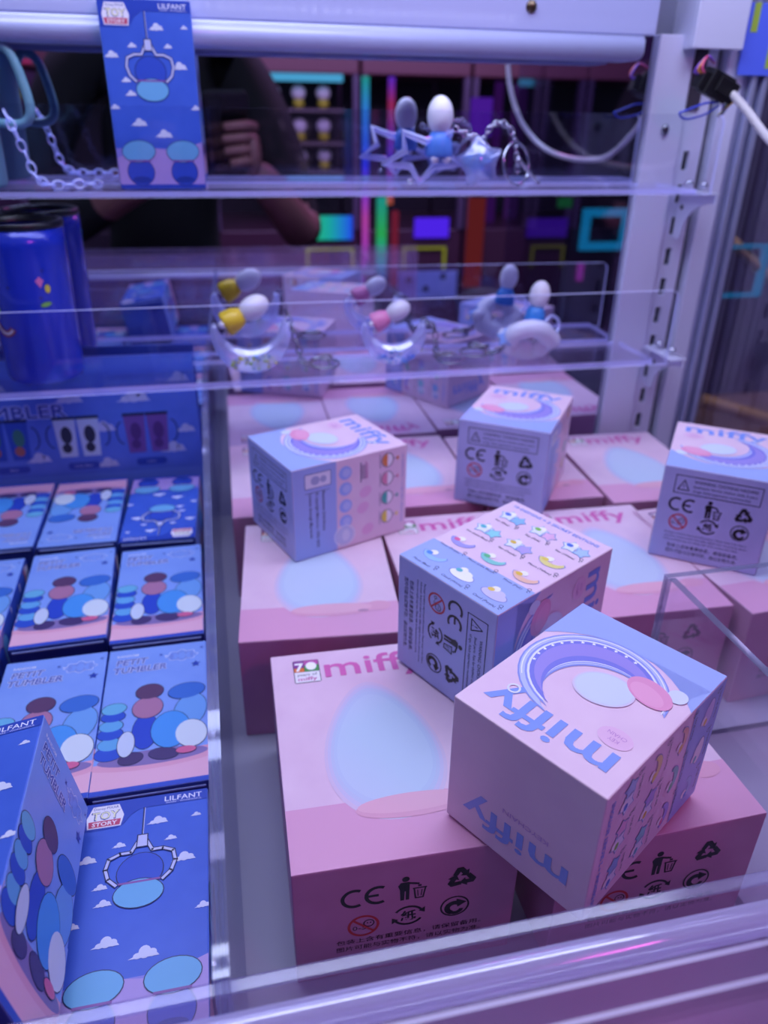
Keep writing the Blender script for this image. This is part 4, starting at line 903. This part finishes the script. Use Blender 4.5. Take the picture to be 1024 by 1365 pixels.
# the photographer, standing behind the camera and seen only in the mirror
me = bpy.data.meshes.new('person')
V_ = [(-.13, -.40, -.05), (-.13, -.39, .08), (-.12, -.375, .22), (-.11, -.37, .36), (-.10, -.37, .44), (-.10, -.36, .49), (-.10, -.35, .56), (-.10, -.33, .62),
      (.045, -.36, .415), (.115, -.32, .27), (.150, -.24, .125), (.10, -.13, .20), (.055, -.065, .262),
      (-.255, -.36, .415), (-.325, -.31, .27), (-.30, -.22, .14), (-.17, -.13, .22), (-.06, -.07, .27),
      (-.05, -.40, -.14), (-.04, -.39, -.50), (-.04, -.41, -.93), (-.04, -.33, -.965),
      (-.21, -.40, -.14), (-.22, -.39, -.50), (-.22, -.41, -.93), (-.22, -.33, -.965)]
E_ = [(0, 1), (1, 2), (2, 3), (3, 4), (4, 5), (5, 6), (6, 7), (4, 8), (8, 9), (9, 10), (10, 11), (11, 12), (4, 13), (13, 14), (14, 15), (15, 16), (16, 17), (0, 18), (18, 19), (19, 20), (20, 21), (0, 22), (22, 23), (23, 24), (24, 25)]
RAD = [.12, .115, .12, .125, .07, .055, .075, .09, .062, .05, .042, .034, .026, .062, .05, .042, .034, .026, .085, .058, .04, .035, .085, .058, .04, .035]
me.from_pydata(V_, E_, []); po = link('person', me)
mod = po.modifiers.new('skin', 'SKIN')
for v_, r in zip(me.skin_vertices[0].data if me.skin_vertices else [], RAD): v_.radius = (r, r)
if not me.skin_vertices:
    bm = bmesh.new(); bm.from_mesh(me); L_ = bm.verts.layers.skin.verify(); bm.verts.ensure_lookup_table()
    for v_, r in zip(bm.verts, RAD): v_[L_].radius = (r, r)
    bm.verts[0][L_].use_root = True; bm.to_mesh(me); bm.free()
po.modifiers.new('sub', 'SUBSURF').levels = 2; po.modifiers['sub'].render_levels = 2
dg = bpy.context.evaluated_depsgraph_get(); me2 = bpy.data.meshes.new_from_object(po.evaluated_get(dg)); po.modifiers.clear(); po.data = me2
me2.materials.clear(); me2.materials.append(mat('#08080E', .85, key='black jacket')); me2.materials.append(mat('#8A5A58', .55, key='skin')); me2.materials.append(mat('#14141E', .8, key='hair'))
def seg_near(c, a, b):
    a, b = Vector(a), Vector(b); d = b - a; t = max(0, min(1, (c - a).dot(d) / d.dot(d))); return (c - (a + d * t)).length
for p in me2.polygons:
    c = p.center; p.use_smooth = True
    if min(seg_near(c, V_[10], V_[11]) if (c - Vector(V_[10])).length > .045 else 9, seg_near(c, V_[11], V_[12]), seg_near(c, V_[16], V_[17])) < .052 and c.y > -.235: p.material_index = 1
    if c.z > .505: p.material_index = 2 if (c.z > .64 or c.y < -.36) else 1
tag(po, 'photographer in a black short sleeved top holding up a phone, seen in mirror', 'person')
hd = bmesh.new()
def hand(bm, w_, sgn):
    w_ = Vector(w_); sph(bm, w_ + Vector((0, .022, .022)), (.013, .026, .034), 12, 8)
    for k, L_ in enumerate((.052, .058, .054, .042)):
        b = w_ + Vector((sgn * .004, .020, .048 - .017 * k + .012)); tube(bm, spline([b, b + Vector((-sgn * .012, .022, .003)), b + Vector((-sgn * (.012 + L_ * .35), .030, .002)), b + Vector((-sgn * (.012 + L_ * .65), .027, 0))], 4), lambda t: .0082 - .002 * t, 8)
    tube(bm, spline([w_ + Vector((0, .004, .020)), w_ + Vector((-sgn * .010, -.003, .046)), w_ + Vector((-sgn * .024, -.002, .060))], 4), lambda t: .0098 - .003 * t, 8)
hand(hd, (.055, -.062, .262), 1); obj('right_hand', hd, mat('#8A5A58', .55, key='skin'), po, True)
hd = bmesh.new(); hand(hd, (-.072, -.062, .262), -1); obj('left_hand', hd, mat('#8A5A58', .55, key='skin'), po, True)
ph = thing('phone', 'black phone held up by the photographer, seen in mirror', 'phone', M=cam.matrix_world @ Matrix.Translation((0, 0, .014)))
t = bmesh.new(); prism(t, [(x - .016, z - .138) for x, z in rrect(.072, .155, .010)], ((0, 0, 0), (1, 0, 0), (0, 1, 0)), .008); bmesh.ops.recalc_face_normals(t, faces=t.faces[:]); obj('shell', t, mat('#101014', .25), ph)
obj('lens_plate', box((-.010, -.034, -.0015), (.012, .010, 0), .0006), DARK, ph)
